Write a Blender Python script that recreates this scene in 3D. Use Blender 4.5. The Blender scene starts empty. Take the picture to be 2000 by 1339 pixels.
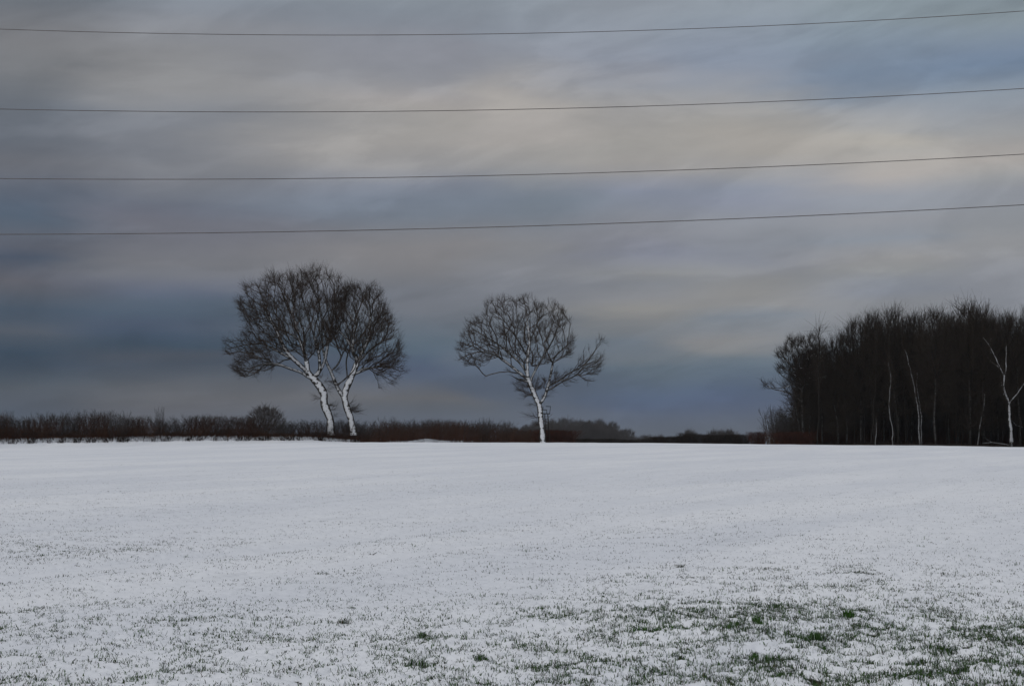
import bpy, math, random
import numpy as np
from mathutils import Vector, kdtree

SC = bpy.context.scene
COL = SC.collection
rng = np.random.default_rng(7)
random.seed(7)

# ------------------------------------------------------------------ camera
F_PX = 3200.0                       # focal length in pixels of the 2000 px wide photograph
CAMZ = 1.65
PITCH = math.atan(230.5 / F_PX)
cam_data = bpy.data.cameras.new('camera')
cam_data.sensor_width = 36.0
cam_data.lens = 36.0 * F_PX / 2000.0
cam_data.clip_start = 0.1
cam_data.clip_end = 20000
cam = bpy.data.objects.new('camera', cam_data)
cam.location = (0, 0, CAMZ)
cam.rotation_euler = (math.pi / 2 + PITCH, 0, 0)
COL.objects.link(cam)
SC.camera = cam


def at(px, py, Y):
    """world point at depth Y that the photograph shows at pixel (px, py)"""
    dx = (px - 1000) / F_PX
    dy = (669.5 - py) / F_PX
    cp, sp = math.cos(PITCH), math.sin(PITCH)
    d = np.array([dx, cp - dy * sp, sp + dy * cp])
    return np.array([0, 0, CAMZ]) + d * (Y / d[1])


# ------------------------------------------------------------------ world
class N:
    """tiny wrapper: arithmetic on shader sockets"""
    def __init__(s, nt, sock): s.nt, s.s = nt, sock
    def _m(s, op, *a):
        n = s.nt.nodes.new('ShaderNodeMath'); n.operation = op
        for i, v in enumerate((s,) + a):
            if isinstance(v, N): s.nt.links.new(v.s, n.inputs[i])
            else: n.inputs[i].default_value = v
        return N(s.nt, n.outputs[0])
    def __add__(s, o): return s._m('ADD', o)
    __radd__ = __add__
    def __sub__(s, o): return s._m('SUBTRACT', o)
    def __mul__(s, o): return s._m('MULTIPLY', o)
    __rmul__ = __mul__
    def __truediv__(s, o): return s._m('DIVIDE', o)
    def clamp(s):
        r = s._m('ADD', 0.0); r.s.node.use_clamp = True; return r


def lin(c):
    return tuple(((v / 255) / 12.92) if v / 255 <= .04045 else ((v / 255 + .055) / 1.055) ** 2.4 for v in c)


SUN_EL, SUN_AZ = math.radians(36), math.radians(222)   # azimuth clockwise from +Y: behind the camera, a little left
world = bpy.data.worlds.new('World')
SC.world = world
world.use_nodes = True
nt = world.node_tree
nt.nodes.clear()
out = nt.nodes.new('ShaderNodeOutputWorld')
bg = nt.nodes.new('ShaderNodeBackground')
bg.inputs['Strength'].default_value = 0.1
nt.links.new(bg.outputs[0], out.inputs[0])
tc = nt.nodes.new('ShaderNodeTexCoord')
sep = nt.nodes.new('ShaderNodeSeparateXYZ')
nt.links.new(tc.outputs['Generated'], sep.inputs[0])
X, Y_, Z = (N(nt, sep.outputs[i]) for i in range(3))
az = X._m('ARCTAN2', Y_)
el = Z._m('ARCSINE')


def noise(nt, vec, scale, detail=3, rough=.5, dist=0.0):
    n = nt.nodes.new('ShaderNodeTexNoise')
    n.inputs['Scale'].default_value = scale
    n.inputs['Detail'].default_value = detail
    n.inputs['Roughness'].default_value = rough
    n.inputs['Distortion'].default_value = dist
    if vec is not None: nt.links.new(vec, n.inputs['Vector'])
    return n


def comb(nt, a, b, c):
    n = nt.nodes.new('ShaderNodeCombineXYZ')
    for i, v in enumerate((a, b, c)):
        if isinstance(v, N): nt.links.new(v.s, n.inputs[i])
        else: n.inputs[i].default_value = v
    return n.outputs[0]


# soft cloud structure, stretched along the horizon; the direction vector keeps it seamless all round
cv = comb(nt, X * 2.4, Y_ * 2.4, el * 13.0)
n_warp = noise(nt, cv, 1.3, 3, .5)
n_warp2 = noise(nt, cv, 3.1, 3, .55)
w1 = N(nt, n_warp.outputs['Fac']) - .5
w2 = N(nt, n_warp2.outputs['Fac']) - .5
elw = el + w1 * .016 + w2 * .010
azw = az + w2 * .12 + w1 * .08
# cloud decks by direction: how the colour runs with elevation, at seven compass directions; blended between them
# and, away from the part of the sky in view, into the general run, which brightens towards the zenith
ELMAX = 1.6
TAIL = [(.36, (.30, .325, .36)), (.6, (.44, .455, .485)), (1.0, (.56, .57, .60)), (1.55, (.64, .65, .67))]
GEN = [(870, (90, 101, 118)), (820, (88, 99, 117)), (775, (90, 98, 112)), (720, (74, 90, 112)), (672, (82, 94, 112)), (600, (112, 116, 123)),
       (520, (124, 127, 134)), (450, (126, 131, 140)), (395, (126, 134, 147)), (330, (142, 145, 149)), (250, (150, 150, 152)), (170, (142, 147, 154)),
       (90, (138, 145, 155)), (0, (136, 145, 156))]
HOR = [(868, (88, 99, 116)), (835, (88, 99, 117))]
DECK = [
    (50, [(868, (80, 91, 107)), (825, (76, 88, 105)), (790, (72, 84, 102)), (770, (78, 86, 98)), (740, (66, 80, 97)), (715, (50, 69, 92)), (690, (54, 73, 94)), (658, (78, 86, 100)),
          (635, (64, 79, 98)), (610, (70, 83, 100)), (570, (86, 88, 98)), (545, (89, 91, 102)), (520, (72, 83, 102)), (490, (88, 92, 104)), (440, (77, 91, 108)),
          (400, (88, 98, 114)), (340, (106, 109, 117)), (300, (101, 107, 117)), (212, (109, 115, 123)), (150, (119, 121, 124)), (80, (118, 120, 124)), (10, (112, 120, 129))]),
    (300, [(868, (84, 95, 112)), (830, (86, 94, 108)), (800, (95, 98, 108)), (780, (96, 99, 107)), (755, (87, 93, 104)), (725, (68, 81, 100)), (705, (76, 84, 100)), (680, (56, 77, 100)),
           (640, (67, 81, 104)), (610, (72, 88, 106)), (570, (90, 98, 116)), (530, (113, 115, 122)), (480, (114, 116, 126)), (430, (110, 112, 124)), (400, (104, 110, 124)),
           (350, (121, 124, 131)), (300, (120, 124, 132)), (230, (131, 135, 142)), (200, (138, 139, 141)), (130, (142, 143, 145)), (60, (137, 141, 148)), (10, (131, 139, 149))]),
    (860, HOR + [(800, (90, 98, 111)), (782, (100, 102, 109)), (750, (80, 92, 112)), (715, (69, 84, 110)), (680, (78, 96, 114)), (640, (90, 102, 116)), (600, (105, 110, 120)), (560, (113, 117, 126)),
                 (520, (126, 126, 130)), (470, (134, 133, 136)), (440, (122, 128, 138)), (400, (119, 130, 145)), (350, (132, 138, 150)), (320, (151, 151, 153)), (280, (161, 158, 155)),
                 (225, (169, 165, 160)), (190, (163, 159, 157)), (150, (146, 148, 154)), (80, (143, 147, 157)), (10, (138, 147, 157))]),
    (985, HOR + [(790, (84, 96, 115)), (750, (76, 90, 113)), (700, (84, 98, 117)), (640, (98, 108, 121)), (590, (112, 117, 127)), (530, (126, 129, 137)), (485, (135, 136, 140)), (462, (131, 134, 141)),
                 (410, (119, 130, 143)), (370, (130, 138, 149)), (340, (148, 150, 153)), (280, (166, 162, 158)), (235, (177, 172, 167)), (195, (178, 173, 167)), (160, (166, 163, 161)),
                 (125, (150, 152, 157)), (80, (143, 149, 160)), (10, (140, 149, 159))]),
    (1250, HOR + [(790, (73, 92, 123)), (740, (85, 102, 120)), (710, (94, 109, 124)), (690, (111, 119, 129)), (670, (100, 114, 129)), (630, (125, 128, 132)), (595, (148, 147, 145)), (570, (132, 136, 145)),
                  (540, (138, 140, 142)), (500, (128, 132, 146)), (450, (136, 138, 146)), (410, (134, 140, 152)), (370, (135, 142, 158)), (330, (160, 158, 157)), (280, (165, 162, 157)),
                  (210, (162, 160, 158)), (170, (154, 155, 158)), (120, (142, 148, 160)), (60, (140, 148, 160)), (10, (142, 150, 160))]),
    (1440, HOR + [(780, (75, 93, 125)), (740, (83, 101, 124)), (700, (99, 113, 126)), (680, (127, 130, 134)), (650, (132, 134, 138)), (625, (120, 130, 142)), (600, (142, 143, 145)), (560, (142, 143, 144)),
                  (520, (130, 134, 144)), (440, (136, 140, 148)), (400, (134, 140, 156)), (365, (140, 146, 158)), (330, (163, 160, 156)), (290, (170, 165, 158)), (230, (166, 163, 158)),
                  (180, (150, 152, 156)), (120, (134, 144, 160)), (60, (136, 146, 160)), (10, (142, 152, 162))]),
    (1740, HOR + [(720, (96, 110, 126)), (650, (126, 131, 139)), (600, (135, 138, 144)), (570, (130, 136, 148)), (540, (142, 144, 146)), (505, (146, 146, 148)), (480, (135, 142, 152)), (440, (142, 144, 150)),
                  (410, (142, 148, 158)), (385, (150, 152, 158)), (350, (172, 166, 160)), (320, (168, 165, 160)), (280, (172, 168, 160)), (250, (155, 157, 159)), (215, (144, 151, 160)),
                  (190, (126, 140, 157)), (150, (121, 138, 159)), (100, (126, 142, 159)), (50, (134, 148, 159)), (10, (140, 153, 161))]),
    (1950, HOR + [(720, (96, 110, 126)), (650, (126, 131, 139)), (600, (132, 136, 145)), (540, (138, 141, 148)), (500, (146, 147, 150)), (440, (142, 146, 152)), (400, (145, 149, 157)), (370, (156, 157, 158)),
                  (330, (168, 163, 158)), (270, (156, 158, 160)), (240, (142, 148, 156)), (200, (130, 142, 155)), (160, (111, 130, 153)), (110, (118, 134, 153)), (60, (131, 144, 152)), (10, (128, 140, 148))]),
]


def run(stops, interp='CARDINAL'):
    n = nt.nodes.new('ShaderNodeValToRGB')
    cr = n.color_ramp; cr.interpolation = interp
    while len(cr.elements) > 1: cr.elements.remove(cr.elements[-1])
    for i, (e, c) in enumerate([(math.atan((900 - y) / F_PX), lin(c)) for y, c in stops] + TAIL):
        if i == 0: x = cr.elements[0]; x.position = e / ELMAX
        else: x = cr.elements.new(e / ELMAX)
        x.color = (*c, 1)
    nt.links.new((elw / ELMAX).clamp().s, n.inputs[0])
    return n.outputs[0]


def srange(x, a, b):
    n = nt.nodes.new('ShaderNodeMapRange'); n.interpolation_type = 'SMOOTHSTEP'
    nt.links.new(x.s, n.inputs[0]); n.inputs[1].default_value = a; n.inputs[2].default_value = b
    return n.outputs[0]


def cmix(f, a, b):
    n = nt.nodes.new('ShaderNodeMix'); n.data_type = 'RGBA'
    nt.links.new(f, n.inputs[0]); nt.links.new(a, n.inputs[6]); nt.links.new(b, n.inputs[7])
    return n.outputs[2]


azof = lambda px: math.atan((px - 1000) / F_PX)
gen = run(GEN, 'B_SPLINE')
col = cmix(srange(azw, azof(-1200), azof(40)), gen, run(DECK[0][1]))
for (pa, _), (pb, st_) in zip(DECK[:-1], DECK[1:]):
    col = cmix(srange(azw, azof(pa), azof(pb)), col, run(st_))
col = cmix(srange(azw, azof(1990), azof(3200)), col, gen)
sr = nt.nodes.new('ShaderNodeSeparateColor')
nt.links.new(col, sr.inputs[0])
rgb = [N(nt, sr.outputs[i]) for i in range(3)]
# fine streaks
n_st = noise(nt, comb(nt, X * 3.0, Y_ * 3.0, el * 42.0), 1.6, 5, .55)
n_big = noise(nt, comb(nt, X * 1.6 + 4.0, Y_ * 1.6, el * 9.0), 1.1, 3, .5)
rot = nt.nodes.new('ShaderNodeMapping'); rot.inputs['Rotation'].default_value = (0, math.radians(9), 0)
nt.links.new(tc.outputs['Generated'], rot.inputs[0])
rs = nt.nodes.new('ShaderNodeSeparateXYZ'); nt.links.new(rot.outputs[0], rs.inputs[0])
rx, ry, rz_ = (N(nt, rs.outputs[i]) for i in range(3))
n_mo = noise(nt, comb(nt, rx * 5.0, ry * 5.0, rz_ * 17.0), 1.5, 6, .56, .6)
n_mo2 = noise(nt, comb(nt, rx * 12.0, ry * 12.0, rz_ * 36.0), 1.6, 5, .6, .4)
lump_ = (N(nt, n_mo.outputs['Fac']) - .5) * .42 + (N(nt, n_mo2.outputs['Fac']) - .5) * .20
edge_ = nt.nodes.new('ShaderNodeMapRange'); edge_.interpolation_type = 'SMOOTHSTEP'
nt.links.new(n_mo.outputs['Fac'], edge_.inputs[0]); edge_.inputs[1].default_value = .47; edge_.inputs[2].default_value = .57
lump_ = lump_ + (N(nt, edge_.outputs[0]) - .5) * .07
ga_ = (azw - azof(170)) / .115; gb_ = (elw - math.atan((900 - 692) / F_PX)) / .0135
dark_ = ((ga_ * ga_ + gb_ * gb_) * -1.0)._m('EXPONENT') * -.20
st = 1.0 + lump_ + dark_ + (N(nt, n_st.outputs['Fac']) - .5) * .14 + (N(nt, n_big.outputs['Fac']) - .5) * .08
warm = (N(nt, n_st.outputs['Fac']) - .5) * .03
rgb = [rgb[0] * (st + warm), rgb[1] * st, rgb[2] * (st - warm)]
lowd = 1.0 + ((el / .075) * (el / .075) * -1.0)._m('EXPONENT') * -.10
rgb = [rgb[0] * lowd * 1.0, rgb[1] * lowd * .993, rgb[2] * lowd]
lum_ = rgb[0] * .3 + rgb[1] * .5 + rgb[2] * .2
rgb = [c * .88 + lum_ * .12 for c in rgb]
cc = nt.nodes.new('ShaderNodeCombineColor')
for i in range(3): nt.links.new((rgb[i] * 10.0).s, cc.inputs[i])
sky = nt.nodes.new('ShaderNodeTexSky')
sky.sky_type = 'NISHITA'
sky.sun_disc = False
sky.sun_elevation = SUN_EL
sky.sun_rotation = SUN_AZ
mix = nt.nodes.new('ShaderNodeMix'); mix.data_type = 'RGBA'
mix.inputs['Factor'].default_value = .97        # almost closed cloud over the clear sky
nt.links.new(sky.outputs[0], mix.inputs[6])
nt.links.new(cc.outputs[0], mix.inputs[7])
nt.links.new(mix.outputs[2], bg.inputs['Color'])

sun = bpy.data.lights.new('sun', 'SUN')
sun.energy = 0.62
sun.angle = math.radians(24)
sun.color = (1, .97, .93)
so = bpy.data.objects.new('sun', sun)
sd = Vector((math.sin(SUN_AZ) * math.cos(SUN_EL), math.cos(SUN_AZ) * math.cos(SUN_EL), math.sin(SUN_EL)))
so.rotation_euler = sd.to_track_quat('Z', 'Y').to_euler()
so.location = (0, -20, 40)
COL.objects.link(so)
SC.view_settings.view_transform = 'Standard'
SC.view_settings.look = 'None'
SC.view_settings.exposure = 0
SC.view_settings.gamma = 1
SC.render.engine = 'CYCLES'
SC.cycles.max_bounces = 5
SC.cycles.diffuse_bounces = 3
SC.cycles.volume_bounces = 0

# ------------------------------------------------------------------ numpy noise
_G = np.random.default_rng(3)
_ang = _G.random((256, 256)) * 2 * np.pi
_gx, _gy = np.cos(_ang), np.sin(_ang)
_jx, _jy = _G.random((256, 256)), _G.random((256, 256))


def perlin(x, y):
    xi = np.floor(x).astype(np.int64); yi = np.floor(y).astype(np.int64)
    fx, fy = x - xi, y - yi
    u = fx * fx * fx * (fx * (fx * 6 - 15) + 10); v = fy * fy * fy * (fy * (fy * 6 - 15) + 10)
    def g(a, b): return _gx[(xi + a) & 255, (yi + b) & 255] * (fx - a) + _gy[(xi + a) & 255, (yi + b) & 255] * (fy - b)
    a = g(0, 0) * (1 - u) + g(1, 0) * u
    b = g(0, 1) * (1 - u) + g(1, 1) * u
    return (a * (1 - v) + b * v) * 1.5


def worley(x, y):
    xi = np.floor(x).astype(np.int64); yi = np.floor(y).astype(np.int64)
    d1 = np.full(x.shape, 9.0)
    for a in (-1, 0, 1):
        for b in (-1, 0, 1):
            cx = xi + a + _jx[(xi + a) & 255, (yi + b) & 255]
            cy = yi + b + _jy[(xi + a) & 255, (yi + b) & 255]
            d = (cx - x) ** 2 + (cy - y) ** 2
            d1 = np.minimum(d1, d)
    return np.sqrt(d1)


def sstep(a, b, x):
    t = np.clip((x - a) / (b - a), 0, 1)      # a may be above b: then it falls
    return t * t * (3 - 2 * t)


# ------------------------------------------------------------------ terrain
A_, B_ = .0329, 7.33e-5
LINE_X = np.array([-2000, -300, 0, 200, 400, 600, 800, 1000, 1300, 1500, 1700, 2000, 2300, 4000.])
LINE_Y = np.array([886, 882, 876, 872, 867, 863.5, 863, 863, 864.5, 867, 869, 873, 877, 886.])
ROW = np.array([.46, .888]); ROW = ROW / np.hypot(*ROW)      # direction in which the crop was drilled

BANK = np.array([[-110, 112], [-75, 126], [-46, 139.], [-30, 146.], [-19, 151], [-14.2, 153.5]])   # hedge bank, crest line


def seg_dist(x, y, P):
    best = np.full(np.shape(x), 1e9)
    for (ax, ay), (bx, by) in zip(P[:-1], P[1:]):
        dx, dy = bx - ax, by - ay
        t = np.clip(((x - ax) * dx + (y - ay) * dy) / (dx * dx + dy * dy), 0, 1)
        best = np.minimum(best, np.hypot(x - ax - t * dx, y - ay - t * dy))
    return best


def base_z(x, y):
    x = np.asarray(x, float); y = np.asarray(y, float)
    d = np.hypot(x, y)
    dd = np.minimum(d, 330)
    z = A_ * dd - B_ * dd * dd
    z = z + (-.0155 * (d - 330) * (d > 330)) * 1.0
    z = np.where(d > 330, np.maximum(z, 0.0 + 0 * z), z)
    px = 1000 + F_PX * x / np.maximum(y, 1)
    px = np.where(y < 1, np.where(x < 0, -2000, 4000), px)
    dl = (864 - np.interp(px, LINE_X, LINE_Y)) / F_PX
    w = sstep(20, 110, d) * (1 - sstep(230, 400, d)) * sstep(0, 20, y)
    z = z + dl * d * w
    near = (d < 230)
    bk = seg_dist(x, y, BANK)
    z = z + (.40 * sstep(-13.4, -19.5, x) + .24 * sstep(-16, -36, x)) * np.exp(-(bk / 1.9) ** 2) * near
    m = np.hypot((x + 8.2) / 1.1, (y - 158) / 1.6)
    z = z + .22 * np.exp(-m * m) * near
    ridge = np.exp(-((x - 22) / 75) ** 2) * np.exp(-((y - 690) / 90) ** 2)
    z = z + 6.0 * ridge
    z = z + .05 * perlin(x / 9 + 3.3, y / 9) * near
    return z


def trackness(x, y):
    """1 in the smooth wheel tracks (tramlines), 0 elsewhere"""
    u = x * ROW[1] - y * ROW[0] + .25 * perlin(x / 14, y / 14 + 7)
    v = (u + 6.2) % 9.0
    t = np.exp(-((v - 3.6) / .38) ** 2) + np.exp(-((v - 5.5) / .38) ** 2)
    return np.clip(t, 0, 1), u


def green_density(x, y):
    """how much the crop shows through the snow, 0..1"""
    d = np.hypot(x, y)
    px = 1000 + F_PX * x / np.maximum(y, 1)
    edge = 13.0 + 1.6 * perlin(x / 3 + 1, y / 3) + 2.5 * sstep(900, 2000, px)
    g = .95 * (1 - sstep(edge - 5.0, edge + 5.0, d)) * (.66 + .34 * sstep(500, 1700, px))
    n = .5 + .5 * perlin(x / 2.3 + 9, y / 1.1 + 5)
    g = g * (.55 + .7 * n)
    far = .095 + .11 * perlin(x / 5 + 20, y / 9 + 3)
    far = far * (1 - sstep(26, 60, d)) + .04
    lp = np.exp(-((d - 19.0) / 2.2) ** 2) * (1 - sstep(150, 750, px)) * .28
    g = g + .25 * (1 - sstep(9.5, 12.5, d)) * sstep(1300, 1900, px) * n + .18 * (1 - sstep(9.3, 11.2, d)) * sstep(500, 900, px) * n
    g = np.maximum(g, far) + lp
    t, u = trackness(x, y)
    g = g * (1 - .8 * t * sstep(13.0, 17, d))
    return np.clip(g, 0, 1)


def snow_relief(x, y, dens=None):
    """returns height above the base and a 0..1 value, how far the snow has gone (grass and soil showing)"""
    d = np.hypot(x, y)
    if dens is None: dens = green_density(x, y)
    wx = x + .03 * perlin(x / .11, y / .11 + 50); wy = y + .03 * perlin(x / .11 + 31, y / .11)
    f1 = worley(wx / .125, wy / .125)
    f2 = worley(wx / .055 + 17, wy / .055 + 9)
    p = perlin(x / .42, y / .42 + 11)
    lump = (1 - np.clip(f1, 0, 1) ** 2) * .062 + (1 - np.clip(f2, 0, 1) ** 2) * .022
    fade = 1 - sstep(28, 60, d)
    amp = (.22 + .95 * np.clip(dens * 1.25, 0, 1)) * fade
    h = lump * amp + p * .012 * fade + .02 * perlin(x / 1.7, y / 1.7)
    h = h + .012 * perlin(x / .9 + 40, y / .35 + 2) * (1 - sstep(60, 120, d))
    tk, uu = trackness(x, y)
    vv = x * ROW[0] + y * ROW[1]
    h = h - .030 * tk * (1 - sstep(60, 160, d)) + .012 * perlin(uu / .55, vv / 5.0) * sstep(14, 22, d) * (1 - sstep(70, 160, d))
    low = np.clip(f1 * .75 + f2 * .3 - .1 * p, 0, 1)
    patch = .5 + .5 * perlin(x / .55 + 70, y / .5 + 31)
    bare = sstep(.68, .95, low + .34 * (dens - .58) + .36 * (patch - .55)) * sstep(.10, .45, dens)
    return h, np.clip(bare, 0, 1)


def ground_z(x, y):
    h, _ = snow_relief(np.asarray(x, float), np.asarray(y, float))
    return base_z(x, y) + h


# ------------------------------------------------------------------ materials
def new_mat(name):
    m = bpy.data.materials.new(name); m.use_nodes = True
    nt = m.node_tree
    b = nt.nodes['Principled BSDF']
    b.inputs['Roughness'].default_value = .85
    b.inputs['Specular IOR Level'].default_value = .2
    return m, nt, b


def mixc(nt, fac, a, b):
    n = nt.nodes.new('ShaderNodeMix'); n.data_type = 'RGBA'
    if isinstance(fac, N): nt.links.new(fac.s, n.inputs[0])
    elif hasattr(fac, 'links'): nt.links.new(fac, n.inputs[0])
    else: n.inputs[0].default_value = fac
    for i, v in ((6, a), (7, b)):
        if isinstance(v, tuple): n.inputs[i].default_value = (*v, 1)
        else: nt.links.new(v, n.inputs[i])
    return n.outputs[2]


def attr(nt, name):
    n = nt.nodes.new('ShaderNodeAttribute'); n.attribute_name = name
    return n


def maprange(nt, x, a, b, c=0.0, d=1.0):
    n = nt.nodes.new('ShaderNodeMapRange'); n.interpolation_type = 'SMOOTHSTEP'
    nt.links.new(x.s if isinstance(x, N) else x, n.inputs[0])
    for i, v in enumerate((a, b, c, d)): n.inputs[i + 1].default_value = v
    return N(nt, n.outputs[0])


def bump(nt, b, h, strength, dist):
    n = nt.nodes.new('ShaderNodeBump')
    n.inputs['Strength'].default_value = strength
    n.inputs['Distance'].default_value = dist
    nt.links.new(h.s if isinstance(h, N) else h, n.inputs['Height'])
    nt.links.new(n.outputs[0], b.inputs['Normal'])


SNOW = (.80, .83, .875)
# snow field
M_FIELD, nt, b = new_mat('snow_over_crop')
tcn = nt.nodes.new('ShaderNodeTexCoord')
P = tcn.outputs['Object']
mp = nt.nodes.new('ShaderNodeMapping'); mp.inputs['Rotation'].default_value = (0, 0, math.atan2(ROW[0], ROW[1]))
nt.links.new(P, mp.inputs['Vector'])
mp2 = nt.nodes.new('ShaderNodeMapping'); mp2.inputs['Scale'].default_value = (1, .16, 1)
nt.links.new(mp.outputs[0], mp2.inputs['Vector'])
nA = noise(nt, mp2.outputs[0], .35, 5, .6)
nB = noise(nt, P, 9.0, 5, .65)
nC = noise(nt, P, 1.3, 6, .7)
nD = noise(nt, mp2.outputs[0], 3.5, 4, .7)
tone = mixc(nt, maprange(nt, nA.outputs['Fac'], .3, .7), (.73, .762, .815), (.835, .86, .895))
speck = maprange(nt, nB.outputs['Fac'], .60, .80) * maprange(nt, nC.outputs['Fac'], .42, .68)
tone2 = mixc(nt, speck * .55, tone, (.22, .24, .24))
rowp = maprange(nt, nD.outputs['Fac'], .50, .78)
tone3 = mixc(nt, rowp * .22, tone2, (.36, .39, .42))
soil = mixc(nt, nC.outputs['Fac'], (.015, .022, .008), (.035, .028, .018))
bare = attr(nt, 'bare')
t4 = mixc(nt, maprange(nt, N(nt, bare.outputs['Fac']) + (N(nt, nB.outputs['Fac']) - .5) * .7, .35, .7), tone3, soil)
lit = attr(nt, 'litter')
t5 = mixc(nt, maprange(nt, N(nt, lit.outputs['Fac']) + (N(nt, nC.outputs['Fac']) - .5) * .5, .4, .6), t4, (.022, .016, .011))
nt.links.new(t5, b.inputs['Base Color'])
hh = N(nt, nB.outputs['Fac']) * .5 + N(nt, nC.outputs['Fac']) * .9 + N(nt, nD.outputs['Fac']) * .6
bump(nt, b, hh, .55, .05)
b.inputs['Roughness'].default_value = .7


def bark_mat(name, dark, light, snow_amt, wind=(0, -1, .25), thin=.03, sc=1.0, patch=1.0, smax=1.0):
    """bark with snow plastered on the side the wind came from; only on wood thicker than about `thin`"""
    m, nt, b = new_mat(name)
    geo = nt.nodes.new('ShaderNodeNewGeometry')
    tcn = nt.nodes.new('ShaderNodeTexCoord')
    dot = nt.nodes.new('ShaderNodeVectorMath'); dot.operation = 'DOT_PRODUCT'
    w = Vector(wind).normalized()
    nt.links.new(geo.outputs['Normal'], dot.inputs[0]); dot.inputs[1].default_value = w
    n1 = noise(nt, tcn.outputs['Object'], 3.0 * sc, 5, .65)
    n2 = noise(nt, tcn.outputs['Object'], 14 * sc, 3, .6)
    mpn = nt.nodes.new('ShaderNodeMapping'); mpn.inputs['Scale'].default_value = (1, 1, 5)
    nt.links.new(tcn.outputs['Object'], mpn.inputs[0])
    n3 = noise(nt, mpn.outputs[0], .9 * sc, 3, .6)
    rad = attr(nt, 'rad')
    bark = mixc(nt, n2.outputs['Fac'], dark, light)
    rr = maprange(nt, N(nt, rad.outputs['Fac']), thin * .35, thin * 1.4)
    base = N(nt, dot.outputs['Value']) + (N(nt, n1.outputs['Fac']) - .5) * .75 * patch \
        + (N(nt, n3.outputs['Fac']) - .5) * .5 * patch
    thr = .95 - snow_amt
    f = maprange(nt, base, thr - .05, thr + .10) * rr * smax
    nt.links.new(mixc(nt, f, bark, (.80, .82, .85)), b.inputs['Base Color'])
    bump(nt, b, N(nt, n2.outputs['Fac']) + f * .6, .5, .03)
    return m


M_OAK = bark_mat('oak_bark_with_snow', (.012, .010, .008), (.05, .043, .034), .20, thin=.06, patch=1.9, smax=.86)
M_LIMB = bark_mat('limb_bark_with_snow', (.012, .010, .008), (.040, .034, .027), .12, thin=.11, patch=2.2, smax=.66)
M_LONE = bark_mat('lone_tree_bark_with_snow', (.012, .010, .008), (.045, .038, .03), .20, thin=.06, patch=1.9, smax=.88)
M_TWIG = bark_mat('dark_twigs', (.018, .012, .008), (.034, .024, .017), .0, thin=.02)
M_TWIG2 = bark_mat('snow_dusted_twigs', (.022, .014, .009), (.055, .036, .024), .06, thin=.06, smax=.5)
M_WOOD = bark_mat('woodland_bark', (.018, .013, .009), (.044, .032, .022), -.8, thin=.05)
M_WOODS = bark_mat('woodland_bark_snow', (.007, .006, .005), (.022, .018, .014), .05, thin=.10, patch=2.2, smax=.06)
M_BIRCH = bark_mat('pale_snowy_bark', (.02, .018, .015), (.05, .045, .04), .26, thin=.02, patch=2.4, smax=.24)
M_PLASTER = bark_mat('patchy_snow_bark', (.02, .018, .015), (.05, .045, .04), .22, thin=.03, patch=2.6, smax=.5)
M_FAR = bark_mat('far_twigs', (.05, .044, .042), (.085, .075, .07), -.8, thin=.05)


def plain_mat(name, c1, c2, scale=3.0, rough=.85):
    m, nt, b = new_mat(name)
    tcn = nt.nodes.new('ShaderNodeTexCoord')
    n1 = noise(nt, tcn.outputs['Object'], scale, 4, .65)
    nt.links.new(mixc(nt, maprange(nt, n1.outputs['Fac'], .32, .68), c1, c2), b.inputs['Base Color'])
    b.inputs['Roughness'].default_value = rough
    return m


def graded_mat(name, low, high, h0, h1, var=.5, scale=2.2):
    """shrub twigs: rusty dead leaves and grass low down, grey twigs on top (their own colours)"""
    m, nt, b = new_mat(name)
    tcn = nt.nodes.new('ShaderNodeTexCoord')
    s = nt.nodes.new('ShaderNodeSeparateXYZ'); nt.links.new(tcn.outputs['Object'], s.inputs[0])
    n1 = noise(nt, tcn.outputs['Object'], scale, 4, .65)
    oi = nt.nodes.new('ShaderNodeObjectInfo')
    z = N(nt, s.outputs[2]) + (N(nt, n1.outputs['Fac']) - .5) * 2.0 * var + (N(nt, oi.outputs['Random']) - .5) * .7
    nt.links.new(mixc(nt, maprange(nt, z, h0, h1), low, high), b.inputs['Base Color'])
    return m


M_HEDGE = graded_mat('hedge_twigs', (.085, .034, .017), (.034, .026, .022), .4, 2.4)
M_HEDGE_R = graded_mat('russet_hedge_twigs', (.085, .034, .016), (.055, .028, .017), .3, 2.4)
M_HEDGE_G = graded_mat('grey_hedge_twigs', (.042, .022, .014), (.060, .056, .055), .5, 1.6)
M_BEECH = plain_mat('russet_beech_leaves', (.030, .010, .006), (.070, .022, .011), 1.5)
M_DARKB = plain_mat('dark_clipped_twigs', (.012, .009, .007), (.032, .020, .013), 1.5)
M_DEAD = plain_mat('dead_grass', (.05, .022, .011), (.13, .062, .03), 1.2)
M_DEADS = plain_mat('snowy_grass', (.35, .36, .38), (.75, .78, .82), 1.2)
M_METAL = plain_mat('weathered_dark_wood', (.015, .013, .011), (.04, .035, .03), 4)
M_POST = plain_mat('pale_weathered_wood', (.18, .17, .16), (.34, .33, .32), 4)
M_CABLE = plain_mat('weathered_conductor', (.10, .09, .085), (.15, .135, .13), 1.0, .6)
M_LEAF = plain_mat('brown_leaf', (.09, .03, .015), (.16, .06, .03), 30)
M_STICK = plain_mat('dark_stick', (.012, .010, .009), (.03, .024, .02), 12)
M_SNOWP = plain_mat('snow', (.78, .80, .84), (.84, .86, .89), 3)

M_GRASS, nt, b = new_mat('crop_blades')
tint = attr(nt, 'tint')
nt.links.new(tint.outputs['Color'], b.inputs['Base Color'])
b.inputs['Roughness'].default_value = .6

# ------------------------------------------------------------------ mesh helpers


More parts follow.
